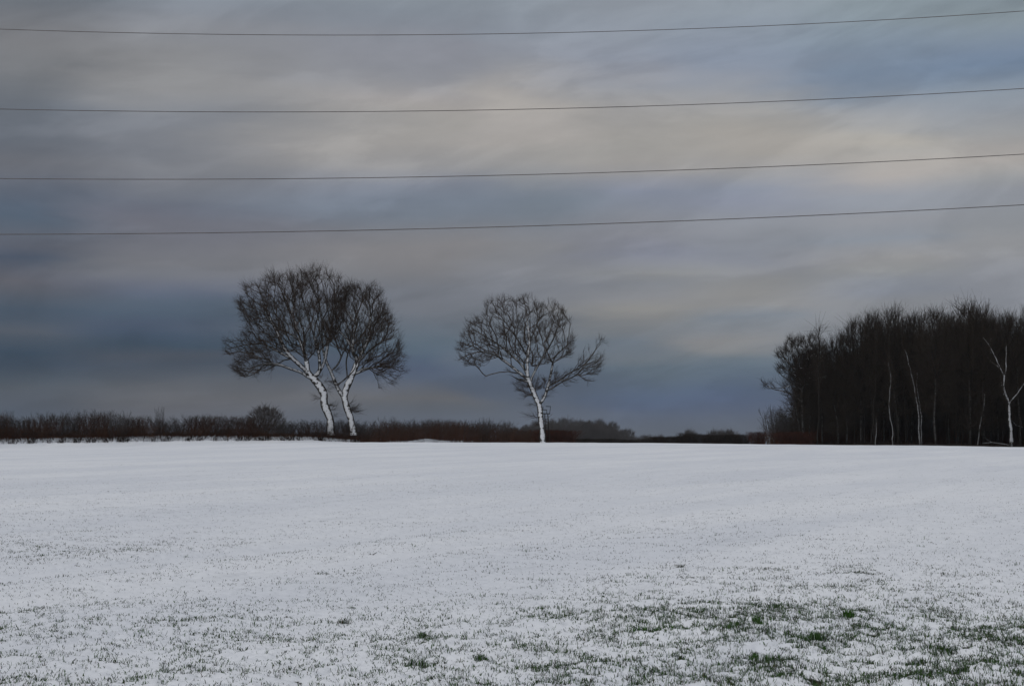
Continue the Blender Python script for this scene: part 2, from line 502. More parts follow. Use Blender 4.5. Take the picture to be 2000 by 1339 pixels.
def mesh_from(name, V, Q=None, T=None, mat=None, attrs=None, smooth=True):
    me = bpy.data.meshes.new(name)
    V = np.ascontiguousarray(V, np.float32)
    nq = 0 if Q is None else len(Q); nt_ = 0 if T is None else len(T)
    me.vertices.add(len(V)); me.vertices.foreach_set('co', V.ravel())
    me.loops.add(nq * 4 + nt_ * 3)
    idx = []
    if nq: idx.append(np.asarray(Q, np.int32).ravel())
    if nt_: idx.append(np.asarray(T, np.int32).ravel())
    me.loops.foreach_set('vertex_index', np.concatenate(idx))
    me.polygons.add(nq + nt_)
    starts = np.concatenate([np.arange(nq) * 4, nq * 4 + np.arange(nt_) * 3]).astype(np.int32)
    me.polygons.foreach_set('loop_start', starts)
    me.polygons.foreach_set('use_smooth', np.full(nq + nt_, smooth, bool))
    for k, v in (attrs or {}).items():
        v = np.asarray(v, np.float32)
        if v.ndim == 1:
            a = me.attributes.new(k, 'FLOAT', 'POINT'); a.data.foreach_set('value', v)
        else:
            a = me.attributes.new(k, 'FLOAT_COLOR', 'POINT')
            a.data.foreach_set('color', np.concatenate([v, np.ones((len(v), 1), np.float32)], 1).ravel())
    me.update(calc_edges=True)
    if mat is not None: me.materials.append(mat)
    return me


def tubes(P, R, S):
    """P [n,k,3], R [n,k] -> verts, quads, radii of n tubes with S sides"""
    n, k, _ = P.shape
    T = np.gradient(P, axis=1)
    T /= np.linalg.norm(T, axis=2, keepdims=True) + 1e-9
    mean = P[:, -1] - P[:, 0]
    mean /= np.linalg.norm(mean, axis=1, keepdims=True) + 1e-9
    ref = np.where(np.abs(mean[:, 2:3]) > .8, np.array([[1., .13, 0]]), np.array([[0, .1, 1.]]))
    A = np.cross(T, ref[:, None, :]); A /= np.linalg.norm(A, axis=2, keepdims=True) + 1e-9
    B = np.cross(T, A)
    th = np.arange(S) * 2 * np.pi / S
    ring = A[:, :, None, :] * np.cos(th)[None, None, :, None] + B[:, :, None, :] * np.sin(th)[None, None, :, None]
    V = P[:, :, None, :] + ring * R[:, :, None, None]
    base = (np.arange(n) * k * S)[:, None, None] + (np.arange(k - 1) * S)[None, :, None]
    s = np.arange(S)[None, None, :]; s2 = (s + 1) % S
    Q = np.stack([base + s, base + s2, base + S + s2, base + S + s], -1).reshape(-1, 4)
    return V.reshape(-1, 3), Q, np.repeat(R.reshape(-1), S)


class Bag:
    def __init__(s): s.V, s.Q, s.R, s.n = [], [], [], 0
    def add(s, P, R, S):
        if len(P) == 0: return
        v, q, r = tubes(np.asarray(P, float), np.asarray(R, float), S)
        s.V.append(v); s.Q.append(q + s.n); s.R.append(r); s.n += len(v)
    def mesh(s, name, mat):
        return mesh_from(name, np.concatenate(s.V), np.concatenate(s.Q), None, mat, {'rad': np.concatenate(s.R)})


def obj(name, me, parent=None, loc=None, **props):
    o = bpy.data.objects.new(name, me)
    if parent is not None: o.parent = parent
    if loc is not None: o.location = loc
    for k, v in props.items(): o[k] = v
    COL.objects.link(o)
    return o


def thing(name, label, cat, loc, group=None, rz=0.0, scale=None):
    o = bpy.data.objects.new(name, None)
    o.empty_display_size = .3
    o.location = loc; o.rotation_euler = (0, 0, rz)
    if scale is not None: o.scale = scale
    o['label'] = label; o['category'] = cat
    if group: o['group'] = group
    COL.objects.link(o)
    return o


def copy_thing(root, label, loc, rz, scale, group=None):
    r = root.copy(); COL.objects.link(r)
    r.location = loc; r.rotation_euler = (0, 0, rz); r.scale = scale
    r['label'] = label
    if group: r['group'] = group
    for ch in root.children:
        c = ch.copy(); COL.objects.link(c); c.parent = r
    return r


# ------------------------------------------------------------------ the ground: one sheet, fine near the camera
ta = [np.linspace(-math.radians(21), math.radians(21), 560)]
lo = np.linspace(-math.pi, -math.radians(21), 24)[:-1]; hi = np.linspace(math.radians(21), math.pi, 24)[1:]
TH = np.concatenate([lo, ta[0], hi[:-1]])
rr = [.3, 1, 2, 3.5, 5, 6.5, 7.6, 8.2]
while rr[-1] < 17: rr.append(rr[-1] * 1.0019)
while rr[-1] < 32: rr.append(rr[-1] * 1.0032)
while rr[-1] < 70: rr.append(rr[-1] * 1.007)
while rr[-1] < 250: rr.append(rr[-1] * 1.009)
while rr[-1] < 1250: rr.append(rr[-1] * 1.05)
RR = np.array(rr)
rg, tg = np.meshgrid(RR, TH, indexing='ij')
gx = rg * np.sin(tg); gy = rg * np.cos(tg)
gd = green_density(gx, gy)
gh, gb = snow_relief(gx, gy, gd)
gz = base_z(gx, gy) + gh


WOOD_POLY = np.array([[18.3, 108], [26.2, 141], [25.2, 148], [24.5, 156], [27, 190], [36, 235], [110, 235], [125, 110], [52, 118], [42, 134.]])


def in_poly(x, y, poly):
    x = np.asarray(x, float); y = np.asarray(y, float)
    inside = np.zeros(x.shape, bool)
    n = len(poly)
    for i in range(n):
        x1, y1 = poly[i]; x2, y2 = poly[(i + 1) % n]
        c = ((y1 > y) != (y2 > y)) & (x < (x2 - x1) * (y - y1) / ((y2 - y1) + 1e-12) + x1)
        inside ^= c
    return inside


WOOD_FLOOR = np.array([[29.5, 155.5], [30, 190], [36, 240], [130, 240], [135, 128], [56, 142], [45, 147], [36, 151.5]])
lit = in_poly(gx, gy, WOOD_FLOOR).astype(float)
lit = np.maximum(lit, np.exp(-(seg_dist(gx, gy + .2, BANK + np.array([0, 2.5])) / 1.1) ** 2) * .85)
nr, ncol = gx.shape
V = np.stack([gx, gy, gz], -1).reshape(-1, 3)
ii = np.arange(nr - 1)[:, None] * ncol; jj = np.arange(ncol)[None, :]; j2 = (jj + 1) % ncol
Q = np.stack([ii + jj, ii + ncol + jj, ii + ncol + j2, ii + j2], -1).reshape(-1, 4)
V = np.concatenate([V, [[0, 0, 0]]])
Tri = np.stack([np.arange(ncol), (np.arange(ncol) + 1) % ncol, np.full(ncol, len(V) - 1)], -1)[:, [1, 0, 2]]
me = mesh_from('snowy_field', V, Q[:, ::-1], Tri[:, ::-1], M_FIELD,
               {'bare': np.append(gb.ravel(), 0), 'litter': np.append(lit.ravel(), 0)})
field = obj('snowy_field', me, kind='structure')
# make sure normals look up
if me.polygons[1000].normal.z < 0: me.flip_normals()


# ------------------------------------------------------------------ crop blades
def blades(x, y, L, W, lean, tint, seed, sink=.005, zfun=ground_z):
    r = np.random.default_rng(seed); n = len(x)
    z = zfun(x, y) - sink
    a = r.random(n) * 2 * np.pi
    la = lean * (0.3 + r.random(n))
    dirx, diry = np.cos(a) * la, np.sin(a) * la
    wa = r.random(n) * np.pi
    wx, wy = np.cos(wa) * W / 2, np.sin(wa) * W / 2
    p0 = np.stack([x, y, z], -1)
    p1 = p0 + np.stack([dirx * L * .35, diry * L * .35, L * .6], -1)
    p2 = p0 + np.stack([dirx * L * 1.0, diry * L * 1.0, L * (1.0 - .35 * la)], -1)
    w = np.stack([wx, wy, 0 * wx], -1)
    V = np.stack([p0 - w, p0 + w, p1 + w * .85, p1 - w * .85, p2], 1)
    b = np.arange(n)[:, None] * 5
    Q = b + np.array([[0, 1, 2, 3]]); T = b + np.array([[3, 2, 4]])
    C = np.repeat(tint, 5, axis=0).reshape(n, 5, 3).copy()
    return V.reshape(-1, 3), Q, T, C.reshape(-1, 3)


def tints(n, r, green=.5):
    g = np.array([.036, .084, .016]); dk = np.array([.020, .026, .014]); br = np.array([.075, .055, .028]); gy_ = np.array([.26, .29, .30])
    k = r.random(n)[:, None]
    c = np.where(k < green, g, np.where(k < green + .62 * (1 - green), dk, np.where(k < .88, br * .9, gy_)))
    return c * (.6 + .9 * r.random((n, 1)))


def sample_sector(n, r0, r1, r, half=math.radians(20.5)):
    d = np.sqrt(r.random(n) * (r1 * r1 - r0 * r0) + r0 * r0)
    t = (r.random(n) * 2 - 1) * half
    return d * np.sin(t), d * np.cos(t)


VV, QQ, TT, CC, off = [], [], [], [], 0


def add_blades(x, y, L, W, lean, tint, seed):
    global off
    v, q, t, c = blades(x, y, L, W, lean, tint, seed)
    VV.append(v); QQ.append(q + off); TT.append(t + off); CC.append(c); off += len(v)


r = np.random.default_rng(21)
for n0 in (1500000,):
    dg_ = np.linspace(8.3, 62, 2000)
    pdf = dg_ * np.minimum(1, 12.5 / dg_) ** 1.9
    cdf = np.cumsum(pdf); cdf /= cdf[-1]
    d = np.interp(r.random(n0), cdf, dg_); t = (r.random(n0) * 2 - 1) * math.radians(20.5)
    x, y = d * np.sin(t), d * np.cos(t)
    pw, lm = 1.05, 1.0
    g = green_density(x, y)
    u = x * ROW[1] - y * ROW[0]
    rowf = .5 + .5 * np.cos(u / .14 * 2 * np.pi + 3.5 * perlin(x / .8, y / .8))
    clump = .5 + .5 * perlin(x / .09 + 5, y / .09)
    cl2 = .5 + .5 * perlin(x / .45 + 15, y / .45 + 8)
    p = np.clip(g, 0, 1) ** pw * (.55 + .45 * rowf) * sstep(.32, .78, clump * .6 + cl2 * .4) * 1.75
    keep = r.random(len(x)) < p
    x, y, g, cl2 = x[keep], y[keep], g[keep], cl2[keep]
    n = len(x)
    d = np.hypot(x, y)
    L = (.013 + .034 * r.random(n) ** 1.6) * (.7 + .5 * g) * (.7 + .6 * cl2) * (1 - .15 * sstep(14, 30, d))
    W = .0028 + .0030 * r.random(n)
    add_blades(x, y, L, W, .6 + .9 * r.random(n), tints(n, r, (.52 - .32 * sstep(12, 17, d))[:, None]), 5)
    print('blades', n)

# scattered larger tufts that stay uncounted in the mass
r = np.random.default_rng(33)
cx, cy = sample_sector(7500, 8.5, 21, r)
g = green_density(cx, cy)
pxc = 1000 + F_PX * cx / cy; dc_ = np.hypot(cx, cy)
keep = r.random(len(cx)) < g ** 2.0 * 1.1 * (.45 + .9 * sstep(700, 1500, pxc)) * (1 - .7 * sstep(12, 16, dc_))
cx, cy = cx[keep], cy[keep]
for s, (a, bb) in enumerate(zip(cx, cy)):
    pass
m = 11
x = (cx[:, None] + r.normal(0, .034, (len(cx), m))).ravel(); y = (cy[:, None] + r.normal(0, .024, (len(cx), m))).ravel()
n = len(x)
add_blades(x, y, (.02 + .04 * r.random(n)), .003 + .0025 * r.random(n), .35 + .9 * r.random(n), tints(n, r, .7), 6)
print('tuft blades', n)
me = mesh_from('crop_blades', np.concatenate(VV), np.concatenate(QQ), np.concatenate(TT), M_GRASS, {'tint': np.concatenate(CC)}, smooth=False)
obj('winter_crop', me, kind='stuff', label='short green and brown crop blades poking through the snow', category='crop')


def ground_hit(px, py):
    """point of the field seen at a pixel: march along the ray"""
    d = at(px, py, 1.0) - np.array([0, 0, CAMZ])
    ys = np.arange(7, 150, .02)
    zr = CAMZ + d[2] * ys; xr = d[0] * ys
    zg = base_z(xr, ys) + .015
    k = np.argmax(zr < zg)
    return xr[k], ys[k]


# distinct grass tufts the photograph lets one point at
def tuft(px, py, w, h, n, green, label):
    x0, y0 = ground_hit(px, py)
    r = np.random.default_rng(int(px * 7 + py))
    half = w / 2 / F_PX * y0
    n = int(n * .42)
    nc = 7
    ccx = r.normal(0, half * .5, nc); ccy = r.normal(0, half * .4, nc); ck = r.integers(0, nc, n)
    x = ccx[ck] + r.normal(0, half * .2, n); y = ccy[ck] + r.normal(0, half * .25, n)
    L = (h / F_PX * y0) * (.45 + .65 * r.random(n)) * np.exp(-(x / (half * 1.3)) ** 2)
    tn = tints(n, r, green)
    if green > .7: tn = tn * np.array([1.05, 1.25, .9])
    zf = lambda a, b: ground_z(a + x0, b + y0) - float(base_z(x0, y0))
    v, q, t, c = blades(x, y, L, .0032 + .002 * r.random(n), .4 + .5 * r.random(n), tn, int(px), zfun=zf)
    me = mesh_from('grass_tuft', v, q, t, M_GRASS, {'tint': c}, smooth=False)
    obj('grass_tuft', me, loc=(x0, y0, float(base_z(x0, y0))), label=label, category='grass tuft')


tuft(1656, 1222, 46, 22, 520, .9, 'compact bright green grass tuft standing alone above the thick lower right grass')
tuft(1478, 1234, 26, 20, 260, .9, 'small upright bright green grass tuft just right of the bare stick')
tuft(1300, 1243, 66, 17, 520, .85, 'low spreading green grass tuft just below the fallen brown leaf')
tuft(1250, 1250, 40, 19, 360, .8, 'bright green grass tuft leftmost in the green row below the brown leaf')
tuft(1590, 1272, 60, 24, 560, .75, 'broad dark green grass tuft below the lone bright green one')
tuft(1510, 1308, 66, 26, 620, .75, 'wide green grass tuft near the bottom edge right of centre')
tuft(1328, 1310, 36, 20, 320, .5, 'dark olive grass tuft in open snow near the bottom edge')
tuft(1868, 1228, 30, 18, 260, .4, 'brownish grass tuft alone in the snow far right')
tuft(1850, 1290, 56, 24, 520, .7, 'large green grass tuft close to the lower right corner')
tuft(1790, 1312, 60, 26, 520, .65, 'green grass tuft between two larger ones at bottom right')
tuft(1875, 1335, 60, 26, 520, .6, 'grass tuft cut by the bottom edge at lower right')
tuft(825, 1247, 44, 16, 260, .65, 'small green grass tuft in thin grass left of centre')
tuft(818, 1316, 42, 26, 360, .7, 'upright green grass tuft near the bottom edge left of centre')
tuft(940, 1302, 34, 18, 240, .6, 'small green grass tuft near the bottom edge just left of centre')
tuft(675, 1220, 24, 18, 160, .3, 'dark star-shaped grass tuft in open snow left of centre')
tuft(1328, 1110, 20, 12, 120, .1, 'small nearly black weed clump alone in smooth snow right of centre')
tuft(1685, 1124, 50, 10, 220, .3, 'low dark grass tuft with an arched outline in mid-field at right')
tuft(625, 1121, 40, 7, 160, .35, 'flat dark grass streak below the dotted row in mid-field left')


def sticks(name, px, py, lines, label, cat, rad, mat):
    """lines in photo pixels relative to a ground point, as small tubes that lie on or rise from the snow"""
    x0, y0 = ground_hit(px, py)
    z0 = float(base_z(x0, y0))
    k = y0 / F_PX
    bag = Bag()
    for ln, r0 in lines:
        P = []
        for (a, b_, dep) in ln:
            xx = (a - px) * k; yy = dep
            zz = (py - b_) * k + .012 + (float(base_z(x0 + xx, y0 + yy)) - z0) * 0
            P.append((xx, yy, max(zz, .012)))
        P = np.array(P)[None]
        R = np.linspace(r0, r0 * .45, P.shape[1])[None]
        bag.add(P, R, 5)
    obj(name, bag.mesh(name, mat), loc=(x0, y0, z0), label=label, category=cat)


sticks('twig', 1415, 1206, [([(1403, 1186, 0), (1412, 1195, .01), (1425, 1199, 0), (1441, 1207, -.02)], .0042),
                            ([(1388, 1203, .02), (1400, 1199, 0), (1413, 1199, 0), (1425, 1200, 0)], .003),
                            ([(1418, 1197, 0), (1424, 1205, -.05)], .002)],
       'thin bare forked stick lying on the snow right of the brown leaf', 'stick', .004, M_STICK)
sticks('twig', 726, 1083, [([(719, 1088, 0), (726, 1083, 0), (736, 1078, .02)], .006), ([(722, 1081, .02), (727, 1083, 0), (730, 1087, -.02)], .005)],
       'short dark crossed stick alone in mid-field, upper right of the dark grass streak', 'stick', .004, M_STICK)

# the fallen leaf: a small curled lobed blade
x0, y0 = ground_hit(1341, 1204)
z0 = float(ground_z(x0, y0))
LV, LT = [], []
for k in range(13):
    a = k / 12 * 2 * math.pi
    rad = .026 * (1 + .28 * math.cos(5 * a)) * (1.35 if abs(math.cos(a)) > .6 else .75)
    LV.append((rad * math.cos(a), rad * math.sin(a) * .8, .014 + .012 * math.cos(2 * a) + .004 * math.sin(3 * a)))
LV = LV[:-1] + [(0, 0, .006)]
LT = [(k, (k + 1) % 12, 12) for k in range(12)]
VVl = np.array(LV); lower = VVl - np.array([0, 0, .0012])
T2 = LT + [(c + 13, b_ + 13 if False else b_ + 13, a + 13) for a, b_, c in [(t[0], t[1], t[2]) for t in LT]]
rim = []
for k in range(12): rim.append((k, k + 13, (k + 1) % 12 + 13, (k + 1) % 12))
leaf = obj('fallen_leaf', mesh_from('fallen_leaf', np.concatenate([VVl, lower]), rim, T2, M_LEAF), loc=(x0, y0, z0),
           label='curled reddish brown leaf lying on the snow left of the stick', category='leaf')
leaf.scale = (1.5, 1.5, 1.3)


# ------------------------------------------------------------------ trees
def resample(P, step, smooth=1):
    P = np.asarray(P, float)
    seg = np.linalg.norm(np.diff(P, axis=0), axis=1); s = np.concatenate([[0], np.cumsum(seg)])
    n = max(2, int(round(s[-1] / step)) + 1)
    t = np.linspace(0, s[-1], n)
    # smooth: interpolate then light averaging
    Q = np.stack([np.interp(t, s, P[:, i]) for i in range(3)], -1)
    for _ in range(smooth):
        Q[1:-1] = (Q[:-2] + 2 * Q[1:-1] + Q[2:]) / 4
    return Q


def colonise(skel, att, D, bf, r, up=.0, wig=.035, smooth_it=2):
    """grow branches from the skeleton to the crown points: every point joins the wood by the path that is short
    both to the nearest branch and along it (a balanced spanning tree), so branches fan outwards"""
    pos, par, lid, plen = [], [], [], []
    for li, P in enumerate(skel):
        P = resample(P, D, 0 if li == 0 else 1)
        if li == 0:
            for i, p in enumerate(P):
                plen.append(0 if i == 0 else plen[-1] + np.linalg.norm(p - pos[-1]))
                pos.append(p); par.append(len(pos) - 2); lid.append(0)
        else:
            A = np.array(pos)
            k = int(np.argmin(np.linalg.norm(A - P[0], axis=1)))
            prev = k
            for p in P[1:]:
                plen.append(plen[prev] + np.linalg.norm(p - pos[prev]))
                pos.append(p); par.append(prev); prev = len(pos) - 1; lid.append(li)
    nt0 = len(resample(skel[0], D))
    nsk = len(pos)
    M = nsk + len(att) * 14
    POS = np.zeros((M, 3)); POS[:nsk] = pos
    PL = np.zeros(M); PL[:nsk] = plen
    DIR = np.zeros((M, 3))
    par = par + [0] * (M - nsk); lid = lid + [0] * (M - nsk)
    for i in range(1, nsk):
        v = POS[i] - POS[par[i]]; DIR[i] = v / (np.linalg.norm(v) + 1e-9)
    PEN = np.zeros(M)
    PEN[:int(nt0 * .5)] = 50.0
    n = nsk
    root = POS[int(nt0 * .8)]
    order = np.argsort(np.linalg.norm(att - root, axis=1) * (1 + r.normal(0, .05, len(att))))
    for a in att[order]:
        v = a - POS[:n]
        d = np.sqrt((v * v).sum(1)) + 1e-6
        cs = (v * DIR[:n]).sum(1) / d
        cost = d * (1 + .55 * (1 - cs)) + bf * PL[:n] + PEN[:n]
        k = int(np.argmin(cost)); dk = d[k]
        m = min(max(1, int(round(dk / D))), 12)
        prev = k
        g = DIR[k] * dk * .25
        for q in range(1, m + 1):
            t = q / m
            c = POS[k] + v[k] * t + g * (t * (1 - t)) * 1.2
            if q < m: c = c + r.normal(0, wig, 3)
            POS[n] = c; par[n] = prev; lid[n] = lid[k]
            w = c - POS[prev]; lw = np.linalg.norm(w) + 1e-9
            DIR[n] = w / lw; PL[n] = PL[prev] + lw
            prev = n; n += 1
    POS = POS[:n]; par = np.array(par[:n]); lid = np.array(lid[:n])
    return POS, par, lid


def radii(pos, par, r_trunk, tip):
    n = len(pos)
    haschild = np.zeros(n, bool); haschild[par[par >= 0]] = True
    cnt = np.where(haschild, 0.0, 1.0)
    # every node adds a little, so stems taper along their length too
    cnt = cnt + .12
    for i in range(n - 1, 0, -1):
        if par[i] >= 0: cnt[par[i]] += cnt[i]
    e = math.log(r_trunk / tip) / math.log(cnt[0])
    return tip * np.maximum(cnt, 1) ** e


def chains(pos, par, rad):
    n = len(pos)
    kids = [[] for _ in range(n)]
    for i in range(n):
        if par[i] >= 0: kids[par[i]].append(i)
    out = []
    stack = [(0, None)]
    while stack:
        i, start = stack.pop()
        ch = [] if start is None else [start]
        while True:
            ch.append(i)
            if not kids[i]: break
            ks = sorted(kids[i], key=lambda k: -rad[k])
            for k in ks[1:]: stack.append((k, i))
            i = ks[0]
        out.append(ch)
    return out


def twig_set(pos, par, rad, r, per, L0, L1, up, rmax, tr=(.0095, .0045), spread=.75, side=1, minz=None, snap=None):
    """fine twigs around all thin nodes: returns P [n,4,3], R [n,4]"""
    sel = np.where(rad < rmax)[0]
    sel = sel[sel > 0]
    idx = np.repeat(sel, per)
    if isinstance(per, float): pass
    g = pos[idx] - pos[np.maximum(par[idx], 0)]
    g /= np.linalg.norm(g, axis=1, keepdims=True) + 1e-9
    out_ = pos[idx] - np.array([0, 0, pos[:, 2].max() * .35]); out_ /= np.linalg.norm(out_, axis=1, keepdims=True) + 1e-9
    d = g * .6 + out_ * .35 + r.normal(0, spread * .5, g.shape) + np.array([0, 0, up])
    d /= np.linalg.norm(d, axis=1, keepdims=True)
    L = (L0 + (L1 - L0) * r.random(len(idx)) ** 1.3)[:, None]
    s = pos[idx] - g * r.random((len(idx), 1)) * .3
    bend = r.normal(0, .22, g.shape) + np.array([0, 0, .12])
    P = [s, s + d * L * .34 + bend * L * .04, s + (d + bend * .35) * L * .68, s + (d + bend * .8) * L]
    P = np.stack(P, 1)
    R = np.repeat(np.array([[tr[0], tr[0] * .85, tr[0] * .68, tr[1]]]), len(idx), 0) * (.75 + .5 * r.random((len(idx), 1)))
    if side:
        # side shoots
        k = r.integers(1, 3, len(idx))
        b0 = P[np.arange(len(idx)), k]
        d2 = d + r.normal(0, .65, d.shape); d2 /= np.linalg.norm(d2, axis=1, keepdims=True)
        L2 = L * (.35 + .3 * r.random((len(idx), 1)))
        P2 = np.stack([b0, b0 + d2 * L2 * .5, b0 + (d2 + np.array([0, 0, .18])) * L2], 1)
        R2 = np.repeat(np.array([[tr[0] * .8, tr[0] * .6, tr[1]]]), len(idx), 0)
        return P, R, P2, R2
    return P, R, None, None


def crown_points(poly, n, Y0, r, depth=.8, maxd=5.5, base=None, feather=.5):
    """points filling the crown's volume: outline from the photo, round in depth"""
    poly = np.asarray(poly, float)
    lo_, hi_ = poly.min(0), poly.max(0)
    out_ = []
    while len(out_) < n:
        c = lo_ + r.random((n * 3, 2)) * (hi_ - lo_)
        c = c[in_poly(c[:, 0], c[:, 1], poly)]
        for p in c: out_.append(p)
    c = np.array(out_[:n])
    # local chord
    ys = np.linspace(lo_[1], hi_[1], 60)
    xs = np.linspace(lo_[0], hi_[0], 120)
    gx_, gy_ = np.meshgrid(xs, ys)
    ins = in_poly(gx_, gy_, poly)
    L = np.array([xs[i].min() if i.any() else 0 for i in ins]); Rr = np.array([xs[i].max() if i.any() else 1 for i in ins])
    l = np.interp(c[:, 1], ys, L); rr_ = np.interp(c[:, 1], ys, Rr)
    # ragged edge: shift the points in and out with a coarse noise
    cen = np.array([(lo_[0] + hi_[0]) / 2, lo_[1] * .35 + hi_[1] * .65])
    dv = c - cen; angq = np.arctan2(dv[:, 1], dv[:, 0]); rad_ = np.hypot(dv[:, 0], dv[:, 1])
    c = cen + dv * (.955 + .085 * perlin(angq * 4.1 + poly[0, 0], rad_ / 60) + .05 * perlin(angq * 11 + 3, rad_ / 25))[:, None]
    xc = (l + rr_) / 2; hw = np.maximum((rr_ - l) / 2, 3)
    q = np.sqrt(np.clip(1 - ((c[:, 0] - xc) / hw) ** 2, .08, 1))
    ht = np.sqrt(np.clip((c[:, 1] - lo_[1] + 12) / (.45 * (hi_[1] - lo_[1])), .1, 1))
    dm = np.minimum(depth * hw * Y0 / F_PX, maxd) * q * ht
    dep = (r.random(n) * 2 - 1) * dm
    W = np.array([at(a, b_, Y0 + dd) for (a, b_), dd in zip(c, dep)])
    return W


def zc(pts, ox, oy, s):
    return [(ox + a / s, oy + b_ / s) for a, b_ in pts]


def hero_tree(name, label, base, skel_px, polys, npts, Y0, r_trunk, mat_t, mat_c, seed, D=.36, per=3, tw=(.3, 1.0),
              depths=None, group=None, split_r=.05, extra_twigs=None, cat='tree', up=.18, bf=.32):
    r = np.random.default_rng(seed)
    skel = []
    rd = np.random.default_rng(seed + 5)
    for k, ln in enumerate(skel_px):
        d_end = 0.0 if k == 0 else (depths[k] if depths else rd.uniform(-2.2, 2.2))
        m_ = len(ln)
        if k == 0: P = [at(a, b_, Y0) for a, b_ in ln]
        else:
            # start depth = where it leaves its parent
            P0 = at(*ln[0], Y0)
            near = min((np.linalg.norm(q - P0), tuple(q)) for S in skel for q in S)
            y0 = near[1][1]
            P = [at(a, b_, y0 + d_end * (i / (m_ - 1)) ** 1.2) for i, (a, b_) in enumerate(ln)]
        skel.append(np.array(P))
    att = np.concatenate([crown_points(p, int(n_ * 1.9), Y0, r) for p, n_ in zip(polys, npts)])
    cl_ = perlin(att[:, 0] / 1.5 + att[:, 1] * .37, att[:, 2] / 1.5 + att[:, 1] * .23) + .5 * perlin(att[:, 0] / .6 + 9, att[:, 2] / .6 + att[:, 1] * .7)
    hgt = (att[:, 2] - att[:, 2].min()) / np.ptp(att[:, 2])
    keep_ = r.random(len(att)) < np.clip(.55 + (1.0 if name == 'oak_tree' else 1.5) * cl_ + .25 * (hgt - .5), .03, 1)
    att = att[keep_]
    pos, par, lid = colonise(skel, att, D, bf, r)
    origin = np.array([pos[0][0], pos[0][1], pos[0][2]])
    pos = pos - origin
    rad = radii(pos, par, r_trunk, .010)
    nsk0 = sum(len(resample(S, D)) - (1 if q else 0) for q, S in enumerate(skel))
    for q in range(1, len(skel)):
        ids = np.where(lid[:nsk0] == q)[0]
        f = np.linspace(0, 1, len(ids))
        kq = {'oak_tree': .62, 'lone_tree': .5}.get(name, .4) if q == 1 else .42
        rad[ids] = np.maximum(rad[ids], min(kq * r_trunk, (.6 if q == 1 else .35) * float(rad[par[ids[0]]]) + .02) * (1 - f) ** .8 + .02 * f)
    t = thing(name, label, cat, tuple(origin), group)
    ch = chains(pos, par, rad)
    trunk, crown = Bag(), Bag()
    limbs = {}
    for c in ch:
        c = np.array(c)
        rc = rad[c].copy()
        if len(c) > 1: rc[0] = min(rc[0], rc[1] * 1.25)
        P = pos[c]
        if len(P) < 2: continue
        rc = np.minimum(rc, r_trunk * 1.05)
        if c[0] == 0:      # root flare and burls
            zz = P[:, 2]
            rc = rc * (1 + .35 * np.exp(-zz / .35)) * (1 + .07 * np.sin(zz * 3.1) + .04 * np.sin(zz * 7.7 + 1))
        # split into thick and thin stretches
        k = int(np.argmax(rc < split_r)) if (rc < split_r).any() else len(rc)
        if k >= 2:
            L_ = lid[c[min(1, len(c) - 1)]]
            bag = trunk if L_ == 0 else limbs.setdefault(int(L_), Bag())
            e = min(k + 1, len(c))
            # densify thick stretches
            Pq, Rq = P[:e], rc[:e]
            s = np.arange(e); f = np.linspace(0, e - 1, (e - 1) * 2 + 1)
            Pq = np.stack([np.interp(f, s, Pq[:, i]) for i in range(3)], -1)
            Rq = np.interp(f, s, Rq)
            Pq[1:-1] = (Pq[:-2] + 2 * Pq[1:-1] + Pq[2:]) / 4
            Rq = Rq * (1 + r.normal(0, .03, len(Rq)))
            bag.add(Pq[None], Rq[None], 12 if rc[0] > .12 else 8)
            P2, R2 = P[k:], rc[k:]
        else:
            P2, R2 = P, rc
        if len(P2) >= 2: crown.add(P2[None], R2[None], 4 if R2[0] > .03 else 3)
    P, R, Pb, Rb = twig_set(pos, par, rad, r, per, tw[0], tw[1], up, .022, tr=(.0078, .0035), spread=.62)
    crown.add(P, R, 3); crown.add(Pb, Rb, 3)
    if extra_twigs is not None:     # epicormic shoots on the trunk
        for (a, b_, dirx, m_, ln_) in extra_twigs:
            p = at(a, b_, Y0 - .1) - origin
            s = p[None] + r.normal(0, .06, (m_, 3))
            d = np.stack([dirx + r.normal(0, .45, m_), r.normal(0, .45, m_), r.normal(.25, .4, m_)], -1)
            L_ = ln_ * (.4 + .7 * r.random((m_, 1)))
            Pe = np.stack([s, s + d * L_ * .5, s + (d + np.array([0, 0, .25])) * L_], 1)
            crown.add(Pe, np.repeat([[.012, .009, .005]], m_, 0), 3)
            kk = r.integers(0, m_, m_ * 3)
            s = Pe[kk, 1]; d = d[kk] + r.normal(0, .6, (len(kk), 3))
            Pe2 = np.stack([s, s + d * .2, s + (d + np.array([0, 0, .2])) * .38], 1)
            crown.add(Pe2, np.repeat([[.008, .007, .004]], len(kk), 0), 3)
    obj('trunk', trunk.mesh('trunk', mat_t), t)
    for L_ in sorted(limbs): obj('limb', limbs[L_].mesh('limb', M_LIMB), t)
    obj('crown', crown.mesh('crown', mat_c), t)
    print(name, len(pos), crown.n)
    return t


